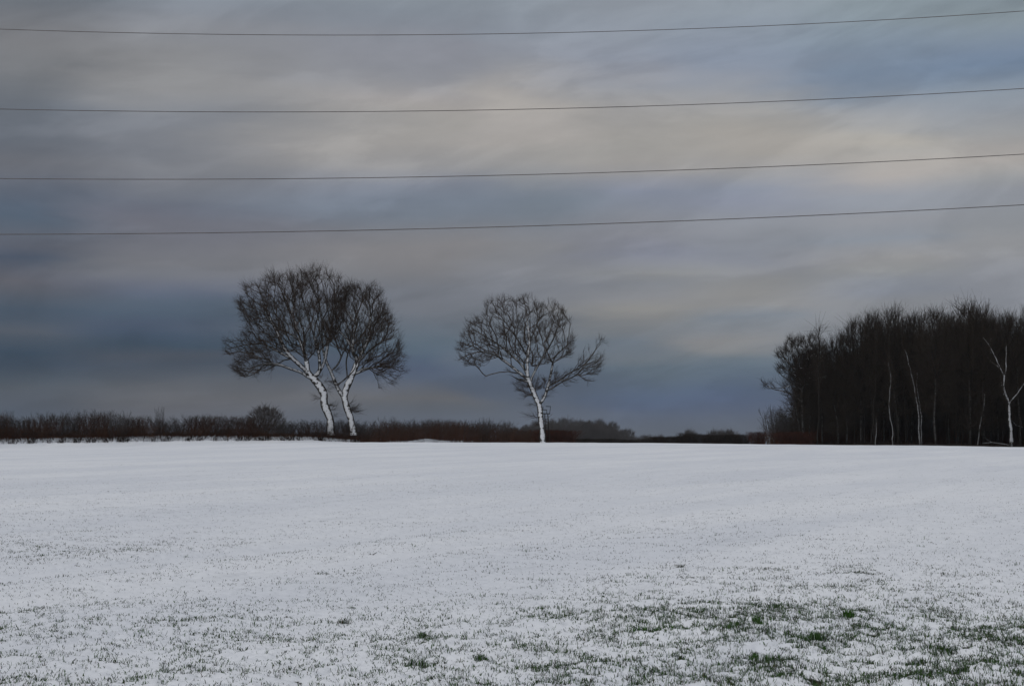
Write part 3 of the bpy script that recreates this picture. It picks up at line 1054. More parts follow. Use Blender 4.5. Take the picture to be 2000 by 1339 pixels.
z1 = lambda pts: zc(pts, 420, 500, 3.5225)
z2 = lambda pts: zc(pts, 860, 550, 3.825)
z3 = lambda pts: zc(pts, 1460, 560, 3.7037)
OAK_Y = 153.0
hero_tree('oak_tree', 'leaning snow-plastered bare oak, left of the pair, its crooked trunk single up to the fork', None,
          [z1([(795, 1232), (796, 1190), (795, 1130), (775, 1075), (748, 1015), (752, 950), (722, 895), (675, 840)]),
           z1([(675, 840), (620, 780), (545, 715), (485, 650), (430, 530), (380, 430), (330, 300), (290, 200)]),
           z1([(675, 840), (722, 795), (757, 715), (778, 600), (745, 500), (720, 350), (700, 180)]),
           z1([(660, 850), (600, 800), (530, 780), (430, 740), (330, 740), (220, 780)]),
           z1([(640, 800), (625, 690), (590, 600), (560, 480), (500, 330), (430, 180)]),
           z1([(722, 800), (718, 680), (685, 560), (640, 430), (590, 250), (560, 140)]),
           z1([(545, 715), (460, 670), (330, 600), (200, 610), (90, 640)]),
           z1([(778, 600), (800, 500), (820, 350), (850, 200)])],
          [z1([(150, 830), (65, 655), (60, 575), (150, 560), (200, 500), (125, 300), (170, 210), (280, 150), (385, 100), (550, 95),
               (680, 75), (765, 78), (860, 130), (930, 230), (925, 400), (860, 540), (760, 640), (640, 700), (520, 660), (440, 750), (330, 860), (230, 860)])],
          [2900], OAK_Y, .36, M_OAK, M_TWIG2, 11, depths=[0, -1.5, 1.8, -2.2, 2.4, -2.8, 2.0, -1.5],
          extra_twigs=[(627, 777, -1, 8, .6), (641, 792, 1, 9, .45), (650, 812, 1, 6, .45), (637, 760, 1, 5, .7), (634, 745, 1, 8, .9), (628, 735, -.6, 8, .9), (646, 800, 1, 6, .5)])
hero_tree('oak_tree', 'upright snow-plastered bare oak, right of the pair, forking low into two stems', None,
          [z1([(952, 1232), (950, 1195), (935, 1120), (908, 1045), (890, 980), (900, 915), (940, 830), (975, 740)]),
           z1([(885, 975), (838, 900), (800, 800), (765, 730), (742, 640), (735, 520), (730, 400)]),
           z1([(838, 890), (895, 845), (955, 790), (990, 700)]),
           z1([(800, 792), (848, 745), (882, 660), (925, 590), (960, 450), (980, 300)]),
           z1([(912, 850), (900, 720), (930, 620), (945, 500), (1000, 350), (1050, 210)]),
           z1([(950, 812), (1060, 770), (1180, 755), (1290, 795)]),
           z1([(975, 740), (1060, 650), (1130, 600), (1230, 550)]),
           z1([(975, 740), (1050, 580), (1120, 430), (1150, 300)])],
          [z1([(890, 200), (1000, 180), (1080, 165), (1150, 225), (1200, 380), (1270, 480), (1290, 590), (1315, 680), (1320, 800), (1235, 890),
               (1130, 920), (1090, 800), (1000, 760), (930, 700), (880, 660), (810, 640), (750, 590), (740, 480), (770, 330), (830, 230)])],
          [2300], OAK_Y + .4, .31, M_OAK, M_TWIG2, 12, depths=[0, 2.0, -1.6, 2.6, -2.2, 1.5, -2.5, 2.0],
          extra_twigs=[(684, 800, 1, 22, .4), (686, 803, 1.5, 12, .5), (663, 752, -1, 8, .7), (655, 725, .5, 12, .8), (680, 790, .8, 6, .4)])
LY = 150.0
hero_tree('lone_tree', 'solitary bare deciduous tree with forked snowy trunk and low branch reaching right', None,
          [z2([(764, 1212), (764, 1150), (756, 1080), (748, 1000), (742, 930), (715, 870), (682, 790), (655, 730)]),
           z2([(655, 730), (648, 600), (668, 450), (650, 300), (630, 150)]),
           z2([(742, 915), (780, 865), (802, 790), (824, 700), (835, 640), (850, 560), (920, 500), (990, 430)]),
           z2([(803, 815), (900, 752), (1020, 698), (1080, 620), (1150, 520), (1200, 460)]),
           z2([(670, 745), (715, 650), (780, 545), (850, 420), (890, 300), (910, 210)]),
           z2([(645, 722), (560, 655), (485, 595), (400, 540), (300, 520), (200, 545), (130, 590)]),
           z2([(652, 690), (600, 610), (520, 540), (440, 470), (320, 400), (210, 330)]),
           z2([(650, 560), (590, 450), (500, 320), (410, 200)]),
           z2([(668, 450), (720, 330), (760, 180)]),
           z2([(1030, 700), (1100, 740), (1150, 740)]),
           z2([(665, 745), (590, 735), (530, 700)])],
          [z2([(115, 600), (125, 430), (170, 300), (300, 250), (330, 150), (390, 115), (500, 115), (590, 85), (700, 115), (850, 145), (965, 190),
               (990, 265), (985, 350), (1045, 420), (1010, 500), (975, 570), (900, 570), (830, 620), (720, 650), (640, 620), (560, 590), (480, 560), (400, 570),
               (335, 640), (320, 730), (295, 730), (285, 620), (220, 645)]),
           z2([(1000, 640), (1080, 480), (1130, 415), (1235, 425), (1245, 560), (1215, 660), (1165, 745), (1090, 775), (1040, 710), (1000, 760),
               (940, 795), (840, 790), (830, 670), (920, 650)]),
           z2([(490, 650), (620, 700), (700, 720), (780, 700), (800, 780), (740, 860), (690, 850), (600, 850), (540, 760)])],
          [1500, 260, 120], LY, .255, M_LONE, M_TWIG2, 13, per=3, tw=(.25, .65), depths=[0, 1.2, -1.0, -1.5, 2.2, -2.0, 2.4, -2.2, 2.0, 1.0, -.8], up=.15,
          extra_twigs=[(1050, 815, -1.2, 9, .75), (1048, 790, -1, 8, .6), (1042, 770, -1.2, 16, .9), (1036, 755, -1.2, 16, 1.0), (1033, 742, -1.2, 14, 1.0), (1058, 775, 1, 10, .6), (1045, 757, .6, 12, .7),
                       (1059, 822, 1, 8, .3), (1053, 830, -1, 8, .3), (1065, 762, 1, 12, .8), (1070, 748, 1, 12, .8)])


# ---- the woodland: tree kinds shared by many trees
def wood_mesh(seed, H, cw, cbase, lean=0.0, npts=430, per=4, rt=.13, trunk_mat=M_WOODS, twig=M_WOOD, forks=2, tr=(.012, .004), D=.5):
    r = np.random.default_rng(seed)
    top = np.array([lean * H, 0, H])
    skel = [np.array([[0, 0, -.2], [.15 * r.normal(), 0, H * .2], [lean * H * .3 + .2 * r.normal(), .2 * r.normal(), H * .42], [lean * H * .6, .2 * r.normal(), H * .65], top * .86])]
    for k in range(forks):
        z = H * r.uniform(.28, .55); a = r.uniform(0, 2 * np.pi)
        skel.append(np.array([[lean * z * .8, 0, z], [lean * z + cw * .3 * np.cos(a), cw * .3 * np.sin(a), z + H * .14], [lean * H + cw * .6 * np.cos(a), cw * .6 * np.sin(a), min(z + H * .42, H * .9)]]))
    n = npts
    zz = cbase * H + (1 - cbase) * H * r.random(n) ** .85
    t = (zz / H - cbase) / (1 - cbase)
    w = cw * np.clip(np.sin(np.pi * np.clip(t * .82 + .12, 0, 1)) ** .7, .15, 1)
    a = r.random(n) * 2 * np.pi; q = np.sqrt(r.random(n)) * w
    att = np.stack([q * np.cos(a) + lean * zz, q * np.sin(a), zz], -1)
    pos, par, lid = colonise(skel, att, D, .35, r)
    rad = radii(pos, par, rt, .016)
    trunk, crown = Bag(), Bag()
    for c in chains(pos, par, rad):
        c = np.array(c); rc = rad[c].copy(); P = pos[c]
        if len(c) < 2: continue
        rc[0] = min(rc[0], rc[1] * 1.2)
        k = int(np.argmax(rc < .045)) if (rc < .045).any() else len(rc)
        if k >= 2:
            trunk.add(P[None, :min(k + 1, len(c))], rc[None, :min(k + 1, len(c))], 7)
            P, rc = P[k:], rc[k:]
        if len(P) >= 2: crown.add(P[None], rc[None], 3)
    P, R, Pb, Rb = twig_set(pos, par, rad, r, per, .5, 1.6, .65, .045, tr=tr, spread=.55)
    crown.add(P, R, 3); crown.add(Pb, Rb, 3)
    return trunk.mesh('trunk', trunk_mat), crown.mesh('crown', twig)


def base_at(px, Yd):
    x = (px - 1000) / F_PX * Yd
    return x, Yd, float(base_z(x, Yd))


WOODM = []
for k, (H, cw, cb, lean, fk) in enumerate([(14, 2.3, .22, .02, 3), (13, 2.7, .18, -.03, 3), (15, 2.0, .3, .01, 2), (12, 2.4, .12, .04, 3), (14.5, 3.0, .25, -.02, 4), (11, 2.0, .1, 0, 2)]):
    WOODM.append((H,) + wood_mesh(100 + k, H, cw, cb, lean, forks=fk))

TOPX = [1480, 1535, 1560, 1600, 1640, 1665, 1690, 1715, 1740, 1765, 1790, 1812, 1835, 1860, 1880, 1905, 1935, 1960, 1985, 2010, 2080, 2250]
TOPY = [720, 700, 668, 655, 658, 640, 618, 602, 606, 602, 622, 602, 598, 612, 616, 592, 594, 610, 614, 600, 605, 600]
ORD = ['first', 'second', 'third', 'fourth', 'fifth', 'sixth', 'seventh', 'eighth', 'ninth', 'tenth', 'eleventh', 'twelfth', 'thirteenth', 'fourteenth',
       'fifteenth', 'sixteenth', 'seventeenth', 'eighteenth', 'nineteenth', 'twentieth'] + ['twenty-' + q for q in
       ('first', 'second', 'third', 'fourth', 'fifth', 'sixth', 'seventh', 'eighth', 'ninth')] + ['thirtieth'] + ['thirty-' + q for q in ('first', 'second', 'third', 'fourth', 'fifth', 'sixth')]
r = np.random.default_rng(77)
wood_group = 'bare trees massed in the dark wood at the right'
bush_words = {0: 'slender', 1: 'broad', 2: 'tall narrow', 3: 'bushy', 4: 'spreading', 5: 'short twiggy'}
proto = {}
count = 0


def plant_wood(px, Yd, ytop, kind, lab, grp):
    x, y, z = base_at(px, Yd)
    H, tm, cm = WOODM[kind]
    target = at(px, ytop, Yd)[2] - z
    s = target / H
    rz = r.uniform(0, 6.28)
    sxy = s * r.uniform(.85, 1.15)
    if kind not in proto:
        t = thing('woodland_tree', lab, 'tree', (x, y, z), grp, rz, (sxy, sxy, s))
        obj('trunk', tm, t); obj('crown', cm, t)
        proto[kind] = t
    else:
        copy_thing(proto[kind], lab, (x, y, z), rz, (sxy, sxy, s), grp)


wlab = 'bare dark woodland tree crowded among others in the wood at the right'
# front rank follows the skyline
for nth, px in enumerate(np.arange(1560, 2230, 24)):
    yt = float(np.interp(px, TOPX, TOPY)) + r.uniform(8, 34)
    plant_wood(px + r.uniform(-5, 5), 153 + r.uniform(0, 5) - 4 * (px > 1800), yt, int(r.integers(0, 6)),
               f'{ORD[nth]} dark bare tree from the left in the front rank of the wood' if px < 2000 else wlab, wood_group)
for row, (Ya, dy) in enumerate(((160, 4), (167, 6), (176, 8), (188, 8))):
    for px in np.arange(1562 + row * 5, 2150, 24 if row < 3 else 30):
        yt = float(np.interp(px, TOPX, TOPY)) + r.uniform(38, 90) + (0 if row < 2 else 14)
        plant_wood(px + r.uniform(-9, 9), Ya + r.uniform(-dy / 2, dy / 2), yt, int(r.integers(0, 6)), wlab, wood_group)


# ---- shrubs
def shrub_mesh(seed, H, W, nst, per, mat, tr=.012, curve=.5, flat=.0, side_len=.45):
    """many-stemmed bush: stems fan out from the ground, side twigs fill the top"""
    r = np.random.default_rng(seed)
    s = np.stack([r.uniform(-W * .42, W * .42, nst), r.uniform(-W * .3, W * .3, nst), np.full(nst, -.1)], -1)
    a = r.random(nst) * 2 * np.pi; o = np.sqrt(r.random(nst)) * W * .42
    e = s + np.stack([np.cos(a) * o + s[:, 0] * .35, np.sin(a) * o * .7, H * (.62 + .38 * r.random(nst) ** (.6 + flat))], -1)
    m1 = s + (e - s) * np.array([.22, .22, .42]); m2 = s + (e - s) * np.array([.6, .6, .75])
    j = lambda k: r.normal(0, k, (nst, 3))
    P = np.stack([s, m1 + j(.05), m2 + j(.06), e], 1)
    R = np.repeat([[tr * 1.6, tr * 1.2, tr * .8, tr * .4]], nst, 0) * (.7 + .6 * r.random((nst, 1)))
    bag = Bag(); bag.add(P, R, 3)
    n = nst * per
    k = r.integers(0, nst, n); t = .15 + .85 * r.random((n, 1)) ** .8
    q = t * 3; i = np.minimum(q.astype(int)[:, 0], 2); f = q - i[:, None]
    b0 = P[k, i] * (1 - f) + P[k, i + 1] * f
    d = (e - s)[k]; d /= np.linalg.norm(d, axis=1, keepdims=True)
    d = d * .45 + r.normal(0, .62, (n, 3)) + np.array([0, 0, .2]); d /= np.linalg.norm(d, axis=1, keepdims=True)
    L = side_len * (.35 + .8 * r.random((n, 1)))
    P2 = np.stack([b0, b0 + d * L * .5 + r.normal(0, .03, (n, 3)), b0 + d * L + np.array([0, 0, .06])], 1)
    P2[:, :, 2] = np.minimum(P2[:, :, 2], H * 1.02 + r.normal(0, .04, P2[:, :, 2].shape))
    bag.add(P2, np.repeat([[tr * .75, tr * .6, tr * .3]], n, 0), 3)
    return bag.mesh('twigs', mat)


HM = [(2.6, shrub_mesh(200 + k, 2.6, 3.0, 75, 10, [M_HEDGE, M_HEDGE, M_HEDGE_R, M_HEDGE_G, M_HEDGE, M_HEDGE_G, M_HEDGE_R, M_HEDGE][k])) for k in range(8)]
BARE = [(2.6, shrub_mesh(230 + k, 2.6, 2.6, 60, 7, M_HEDGE_G, tr=.014)) for k in range(2)]
HTX = [-120, 0, 60, 140, 200, 260, 285, 320, 345, 360, 395, 430, 460, 500, 540, 560, 600, 640, 680, 720, 745, 765, 790, 810, 850, 890, 930, 990, 1010, 1060, 1100]
HTY = [803, 805, 809, 808, 806, 809, 813, 809, 818, 813, 809, 814, 812, 815, 822, 820, 822, 820, 826, 832, 826, 820, 830, 822, 817, 819, 822, 825, 833, 838, 838]


def bank_pt(px):
    """point on the bank crest line seen at pixel column px"""
    k = (px - 1000) / F_PX
    for (ax, ay), (bx, by) in zip(BANK[:-1], BANK[1:]):
        # x = k*y on the segment
        den = (bx - ax) - k * (by - ay)
        t = (k * ay - ax) / den if abs(den) > 1e-9 else 0
        if -.001 <= t <= 1.001: return ax + t * (bx - ax), ay + t * (by - ay)
    return None


r = np.random.default_rng(91)
hedge_protos = {}


def plant_shrub(x, y, ytop_px, k, label, grp, wid=1.0, lib=HM, name='hedge_shrub', cat='shrub', sink=.1):
    z = float(base_z(x, y))
    px = 1000 + F_PX * x / y
    H, me_ = lib[k]
    target = at(px, ytop_px, y)[2] - z
    s = max(target, .4) / H
    o = bpy.data.objects.new(name, me_)
    o.location = (x, y, z); o.rotation_euler = (0, 0, r.choice([0, math.pi]) + r.uniform(-.4, .4))
    o.scale = (wid, wid, s)
    o['label'] = label; o['category'] = cat; o['group'] = grp
    COL.objects.link(o)
    return o


KL = ['dark', 'dark', 'russet-based', 'pale grey', 'dark', 'pale grey', 'russet-based', 'dark']
for px in np.arange(-120, 735, 21):
    p = bank_pt(px)
    if p is None: continue
    yt = float(np.interp(px, HTX, HTY))
    seq = [1, 3, 0, 4, 7, 2, 5, 0, 6, 1][int((px + 120) // 21) % 10]
    if px > 500: seq = [0, 3, 7, 1][int(px // 21) % 4]
    nth = int((px + 120) // 21) - 6
    lb = f'{KL[seq]} bare hedge shrub on the snowy bank, {ORD[nth]} from the left' if nth >= 0 else 'bare hedge shrub on the snowy bank beyond the left edge'
    plant_shrub(p[0] + r.uniform(-.3, .3), p[1] + 1.3 + r.uniform(-.2, .5), yt + r.uniform(-6, 6) + 7 * math.sin(px * .043) * math.sin(px * .019 + 1), seq, lb, 'shrubs of the hedge on the bank at the left', r.uniform(.75, .95))
    # lower second rank fills the foot of the hedge
    k2 = [2, 0, 6][int(px // 21) % 3]
    plant_shrub(p[0] + .6 + r.uniform(-.3, .3), p[1] + .75, yt + 26 + r.uniform(-6, 10), k2, f'low {KL[k2]} shrub at the hedge foot, {ORD[nth]} from the left' if nth >= 0 else 'low shrub at the hedge foot beyond the left edge',
                'low shrubs in front of the hedge at the left', r.uniform(.7, .9))
# beyond the crest, centre stretch
for row, (Yb, dn) in enumerate(((176, 0), (182, 8))):
    for px in np.arange(700 + row * 9, 1085, 19):
        yt = float(np.interp(px, HTX, HTY)) + r.uniform(-4, 5) + dn
        x = (px - 1000) / F_PX * (Yb + (px - 700) * .05)
        seq = [0, 4, 2, 7, 6, 1, 6][int(px // 19) % 7]
        plant_shrub(x, Yb + (px - 700) * .05, yt, seq, f'{KL[seq]} hedge shrub right of the oaks, {ORD[int((px - 700) // 19)]} in the {"front" if row == 0 else "rear"} row',
                    'shrubs of the hedge between the oaks and the lone tree', r.uniform(.85, 1.1))
# taller thin shoots
for (px, yt, Yd, lb) in ((12, 801, 141.5, 'thin pale shrub sticking up at the far left end of the hedge'), (314, 793, 146, 'tall thin shoots standing above the hedge left of the oaks'),
                         (228, 801, 143, 'slim pale many-stemmed shrub rising from the left hedge'), (760, 813, 181, 'slender bare shrub standing just right of the two oaks'),
                         (945, 813, 187, 'bare shrub top rising a little above the centre hedge'), (985, 818, 186, 'pale bare shrub above the hedge left of the lone tree'),
                         (782, 818, 183, 'low pale bare shrub in the dip right of the oaks')):
    x = (px - 1000) / F_PX * Yd
    plant_shrub(x, Yd, yt, int(px) % 2, lb, 'slender shrubs rising out of the hedge', .55 if px != 314 else .25, BARE, 'slender_shrub')

# trimmed bushes on the skyline right of centre
CB = [(.0, shrub_mesh(260 + k, 2.0, 2.6, 240, 9, [M_DARKB, M_DARKB, M_BEECH][k % 3], tr=.014, flat=-.3, side_len=.3)) for k in range(3)]
CBm = [(2.0, c[1]) for c in CB]
for i, (px, yt, w, k, lb) in enumerate(((1262, 856, .8, 0, 'small dark clipped bush, leftmost on the skyline right of the lone tree'), (1285, 852, .9, 1, 'low dark clipped bush second from the left on the right skyline'),
                                        (1308, 852, .9, 0, 'dark clipped bush on the skyline just left of the domed one'), (1329, 850, .9, 1, 'flat-topped dark bush beside the domed one'),
                                        (1346, 844, .95, 0, 'domed dark clipped bush with a paler tree behind it'), (1374, 847, .95, 1, 'smooth flat dark bush right of the domed one'),
                                        (1404, 848, 1.0, 0, 'dark clipped bush in the middle of the right skyline row'), (1427, 847, .95, 1, 'bristly dark bush with shoots above its top'),
                                        (1450, 847, .95, 0, 'dark bush touching the russet one at its left'))):
    Yd = 205
    plant_shrub((px - 1000) / F_PX * Yd, Yd, yt, k, lb, 'clipped bushes on the skyline left of the wood', w * .8, CBm, 'clipped_bush', 'bush')
plant_shrub((1479 - 1000) / F_PX * 172, 172, 842, 2, 'rounded russet beech bush left of the gap with pale posts', 'russet bushes before the wood', .66, CBm, 'clipped_bush', 'bush')
plant_shrub((1534 - 1000) / F_PX * 152, 152, 843, 2, 'russet beech bush at the left foot of the wood, left half', 'russet bushes before the wood', .72, CBm, 'clipped_bush', 'bush')
plant_shrub((1563 - 1000) / F_PX * 152, 152, 842, 2, 'russet beech bush at the left foot of the wood, right half', 'russet bushes before the wood', .76, CBm, 'clipped_bush', 'bush')
plant_shrub((1100 - 1000) / F_PX * 171, 171, 839, 2, 'russet bush low behind the lone tree, on its right side', 'russet bushes behind the lone tree', 1.0, CBm, 'clipped_bush', 'bush')
plant_shrub((1068 - 1000) / F_PX * 172, 172, 838, 2, 'russet bush low behind the lone tree trunk', 'russet bushes behind the lone tree', 1.0, CBm, 'clipped_bush', 'bush')
for px in (1128, 1150, 1172, 1194, 1216, 1236):
    plant_shrub((px - 1000) / F_PX * 215, 215, 856 + (px > 1200) * 2, px % 2, 'low dark bush on the skyline under the distant wooded hill', 'low bushes under the distant wooded hill', .95, CBm, 'clipped_bush', 'bush')

# undergrowth at the left end of the wood, and dark scrub inside it
for (px, yt, Yd, w, k) in ((1514, 795, 156, .7, 0), (1526, 788, 157, .8, 1), (1545, 800, 157, .9, 0), (1522, 815, 155, .8, 1)):
    plant_shrub((px - 1000) / F_PX * Yd, Yd, yt, k, f'{"tall thorny" if yt < 798 else "lower thorny"} bush at the left end of the wood behind the russet bushes', 'thorny undergrowth at the left end of the wood', w, BARE, 'thorn_bush', 'bush')
for (px, yt, Yd, w, k) in ((1517, 826, 156.5, .7, 0), (1537, 812, 158, .8, 7), (1553, 800, 159, .9, 4)):
    plant_shrub((px - 1000) / F_PX * Yd, Yd, yt, k, 'dense dark scrub at the left end of the wood', 'dense scrub at the left end of the wood', w, HM, 'thorn_bush', 'bush')
for Yd in (158, 166, 175):
    for px in np.arange(1575, 2160, 26):
        plant_shrub((px - 1000) / F_PX * Yd, Yd, 818 + r.uniform(-22, 22), int(r.choice([0, 1, 4, 7])), 'dark scrub between the trunks inside the wood', 'scrub inside the dark wood',
                    1.2, HM, 'undergrowth_shrub', 'shrub')

# edge tree, with a limb reaching out to the left
hero_tree('edge_tree', 'bare tree at the left edge of the wood with a long low limb reaching left', None,
          [z3([(402, 1135), (398, 1000), (392, 860), (390, 760), (420, 640), (450, 500), (470, 400)]),
           z3([(388, 830), (330, 775), (255, 752), (185, 742), (120, 700), (100, 680)]),
           z3([(390, 745), (330, 700), (260, 650), (205, 600)]),
           z3([(395, 700), (340, 600), (270, 520), (220, 470)]),
           z3([(420, 640), (380, 500), (330, 400), (310, 375)]),
           z3([(420, 640), (500, 500), (540, 400)]),
           z3([(330, 705), (250, 735), (180, 730)])],
          [z3([(195, 600), (195, 480), (300, 370), (450, 345), (560, 380), (610, 480), (600, 700), (420, 720), (330, 705), (250, 670)]),
           z3([(90, 760), (100, 680), (180, 690), (260, 660), (340, 710), (230, 745)])],
          [1100, 45], 154.0, .15, M_WOODS, M_TWIG, 14, per=3, tw=(.3, .8), depths=[0, -1, -1.2, 1.5, -2, 1.5, .5], up=.5)


# single pale stems at the front of the wood
def stem_tree(name, label, lines, Yd, r0, r1, mat, top_twigs=True):
    base = at(*lines[0][0], Yd)
    gzv = float(base_z(base[0], Yd))
    base[2] = min(base[2], gzv)
    t = thing(name, label, 'tree', tuple(base))
    rr_ = np.random.default_rng(int(lines[0][0][0]))
    crown = Bag(); first_ = True
    for k, ln in enumerate(lines):
        P = np.array([at(a, b_, Yd + .15 * k * i) for i, (a, b_) in enumerate(ln)]) - base
        if k == 0: P[0][2] = -.1
        P = resample(P, .35)
        a0, a1 = (r0, r1) if k == 0 else (r1 * 1.15, r1 * .45)
        R = np.linspace(a0, a1, len(P)) * (1 + rr_.normal(0, .12, len(P)))
        P[1:] += np.cumsum(rr_.normal(0, .035, (len(P) - 1, 3)), 0) * np.array([1, 1, 0])
        b_ = Bag(); b_.add(P[None], R[None], 9)
        obj('trunk' if k == 0 else 'limb', b_.mesh('trunk' if k == 0 else 'limb', mat), t)
        n = len(P) * 5
        i = rr_.integers(int(len(P) * (.45 if k == 0 else 0)), len(P), n)
        d = rr_.normal(0, .6, (n, 3)) + np.array([0, 0, .8])
        d /= np.linalg.norm(d, axis=1, keepdims=True); L_ = .5 + 1.1 * rr_.random((n, 1))
        s = P[i]
        PP = np.stack([s, s + d * L_ * .5, s + (d + rr_.normal(0, .2, (n, 3)) + np.array([0, 0, .15])) * L_], 1)
        crown.add(PP, np.repeat([[.014, .011, .005]], n, 0), 3)
    obj('crown', crown.mesh('crown', M_WOOD), t)


z4 = lambda pts: zc(pts, 1700, 560, 4.0567)
stem_tree('snowy_tree', 'thick snow-plastered tree with a forked trunk at the front of the wood, far right',
          [z4([(1118, 1225), (1118, 1150), (1110, 1050), (1098, 930), (1060, 840), (1050, 760), (1055, 700)]),
           z4([(1098, 930), (1120, 895), (1165, 850), (1195, 800), (1230, 750)]),
           z4([(1055, 705), (1020, 640), (960, 520), (915, 430), (880, 400)]),
           z4([(1055, 705), (1078, 650), (1070, 560), (1068, 470)]), z4([(1020, 640), (985, 610), (960, 600), (930, 560)]), z4([(1060, 850), (1040, 800), (1035, 740)]), z4([(1110, 1050), (1140, 1090), (1190, 1110)]), z4([(960, 520), (950, 470), (965, 410)])], 148, .19, .06, M_PLASTER)
stem_tree('snowy_tree', 'pale snowy stem rising behind the thick forked tree at the far right',
          [z4([(1190, 1220), (1180, 1080), (1165, 900), (1160, 760), (1140, 640), (1120, 520)]), z4([(1140, 640), (1155, 540), (1160, 420)])], 150, .11, .07, M_WOODS)
stem_tree('pale_tree', 'left of two slim pale trunks standing close together at the front of the wood',
          [z4([(387, 1240), (388, 1140), (392, 1050), (372, 980), (350, 880), (330, 790), (310, 715), (285, 600), (250, 500)])], 150, .075, .035, M_BIRCH)
stem_tree('pale_tree', 'right of two slim pale trunks standing close together at the front of the wood',
          [z4([(403, 1235), (410, 1140), (412, 1050), (402, 950), (390, 880), (380, 800), (385, 680)])], 150.4, .065, .03, M_BIRCH)
stem_tree('pale_tree', 'thin pale crooked trunk left of the close pair in the wood',
          [z4([(175, 1235), (172, 1150), (160, 1060), (140, 960), (135, 850), (142, 780), (120, 600)])], 150, .05, .03, M_BIRCH)
stem_tree('pale_tree', 'thin pale leaning trunk between the close pair and the thick forked tree',
          [z4([(842, 1240), (848, 1150), (862, 1080), (880, 970), (900, 850)])], 149, .045, .03, M_BIRCH)
stem_tree('pale_tree', 'short pale stub of a trunk at the foot of the wood, leftmost pale one',
          [z4([(38, 1205), (42, 1160), (40, 1130), (36, 1040)])], 151, .05, .035, M_BIRCH)
r = np.random.default_rng(5)
for k in range(26):
    px = 1590 + 410 * r.random(); dxk = r.uniform(-14, 10)
    stem_tree('grey_tree', 'faint grey trunk seen dimly inside the dark wood', [[(px, 868), (px + dxk * .3, 820), (px + dxk * .5, 770), (px + dxk, 700), (px + dxk * 1.2, 640)]], 151 + r.uniform(0, 4), .06, .035, M_WOODS)
for o in COL.objects:
    if o.name.startswith('grey_tree'): o['group'] = 'faint grey trunks inside the wood'

# distant rounded trees: behind the left hedge, behind the skyline bushes, on the far hill
FARM = []
for k, (H, cw, cb) in enumerate([(9, 4.2, .08), (10, 3.6, .12), (8, 4.6, .05)]):
    FARM.append((H,) + wood_mesh(300 + k, H, cw, cb, 0, npts=500, per=3, trunk_mat=M_FAR, twig=M_FAR, tr=(.03, .014), D=.55, forks=3))


def far_tree(px, ytop, Yd, k, label, grp=None, w=1.0):
    x, y, z = base_at(px, Yd)
    H, tm, cm = FARM[k]
    s = (at(px, ytop, Yd)[2] - z) / H
    t = thing('distant_tree', label, 'tree', (x, y, z), grp, random.uniform(0, 6), (s * w, s * w, s))
    obj('trunk', tm, t); obj('crown', cm, t)


far_tree(519, 799, 205, 0, 'rounded bare tree rising behind the hedge just left of the two oaks', w=1.35)
far_tree(1346, 843, 330, 0, 'small rounded pale tree behind the domed bush on the right skyline', w=.9)
r = np.random.default_rng(8)
HX = [985, 1020, 1060, 1085, 1110, 1130, 1160, 1180, 1200, 1220, 1240, 1252]
HY = [842, 836, 829, 824, 824, 827, 825, 826, 831, 840, 852, 859]
for row in range(3):
    for px in np.arange(990 + row * 8, 1250, 24):
        yt = float(np.interp(px, HX, HY)) + (2 - row) * 6 + r.uniform(-3, 3)
        if yt > 862: continue
        far_tree(px + r.uniform(-4, 4), yt, 600 + row * 40, int(r.integers(0, 3)), 'rounded bare tree on the distant wooded hill right of the lone tree', 'trees on the distant wooded hill', 1.0)
for px in (1262, 1275, 1290, 1395, 1412, 1425):
    far_tree(px, 853 + r.uniform(-2, 3) - (px > 1380) * 7, 420, int(px) % 3, 'faint thin treetop behind the bushes on the right skyline', 'faint treetops behind the skyline bushes', 1.0)

# ------------------------------------------------------------------ hedge bank vegetation (uncountable)
r = np.random.default_rng(55)


def bank_strip(n, off0, off1, hmin, hmax, mat, seed, name, label, wid=.02, lean=.6, dens=None, px0=-120, px1=700):
    r = np.random.default_rng(seed)
    px = r.uniform(px0, px1, n)
    if dens is not None:
        px = px[r.random(n) < dens(px)]
    ok = [bank_pt(p) for p in px]
    px = px[[k_ is not None for k_ in ok]]; pts = np.array([k_ for k_ in ok if k_ is not None])
    x = pts[:, 0] + r.normal(0, .1, len(px)); y = pts[:, 1] + r.uniform(off0, off1, len(px))
    L = r.uniform(hmin, hmax, len(px))
    v, q, t, c = blades(x, y, L, wid * (.6 + .8 * r.random(len(px))), lean * (.4 + r.random(len(px))), np.ones((len(px), 3)), seed, zfun=base_z, sink=.03)
    obj(name, mesh_from(name, v, q, t, mat, smooth=False), kind='stuff', label=label, category='grass')


cl = lambda px: sstep(-.1, .45, perlin(px / 13.0, px * 0 + 3.3) + .5 * perlin(px / 4.0, px * 0 + 8.3)) * .95 + .05
bank_strip(26000, .1, 1.8, .25, .75, M_DEAD, 61, 'dead_grass', 'rusty dead grass along the foot of the left hedge')
bank_strip(12000, -.9, .4, .12, .5, M_DEAD, 64, 'dead_grass', 'rusty dead grass hanging in clumps over the snowy bank', dens=lambda p: sstep(.1, .5, perlin(p / 17.0, p * 0 + 1.3) + .4 * perlin(p / 5.0, p * 0 + 4.3)), lean=1.0)
bank_strip(14000, -1.7, .3, .10, .42, M_DARKB, 62, 'dark_grass', 'dark grass stems poking from the snowy bank below the left hedge', dens=cl, wid=.035, lean=1.0)
bank_strip(7000, -1.5, .8, .12, .40, M_DEADS, 63, 'snowy_grass', 'snow-coated grass on the bank below the left hedge', dens=lambda p: 1 - .6 * cl(p), wid=.05, lean=1.1)
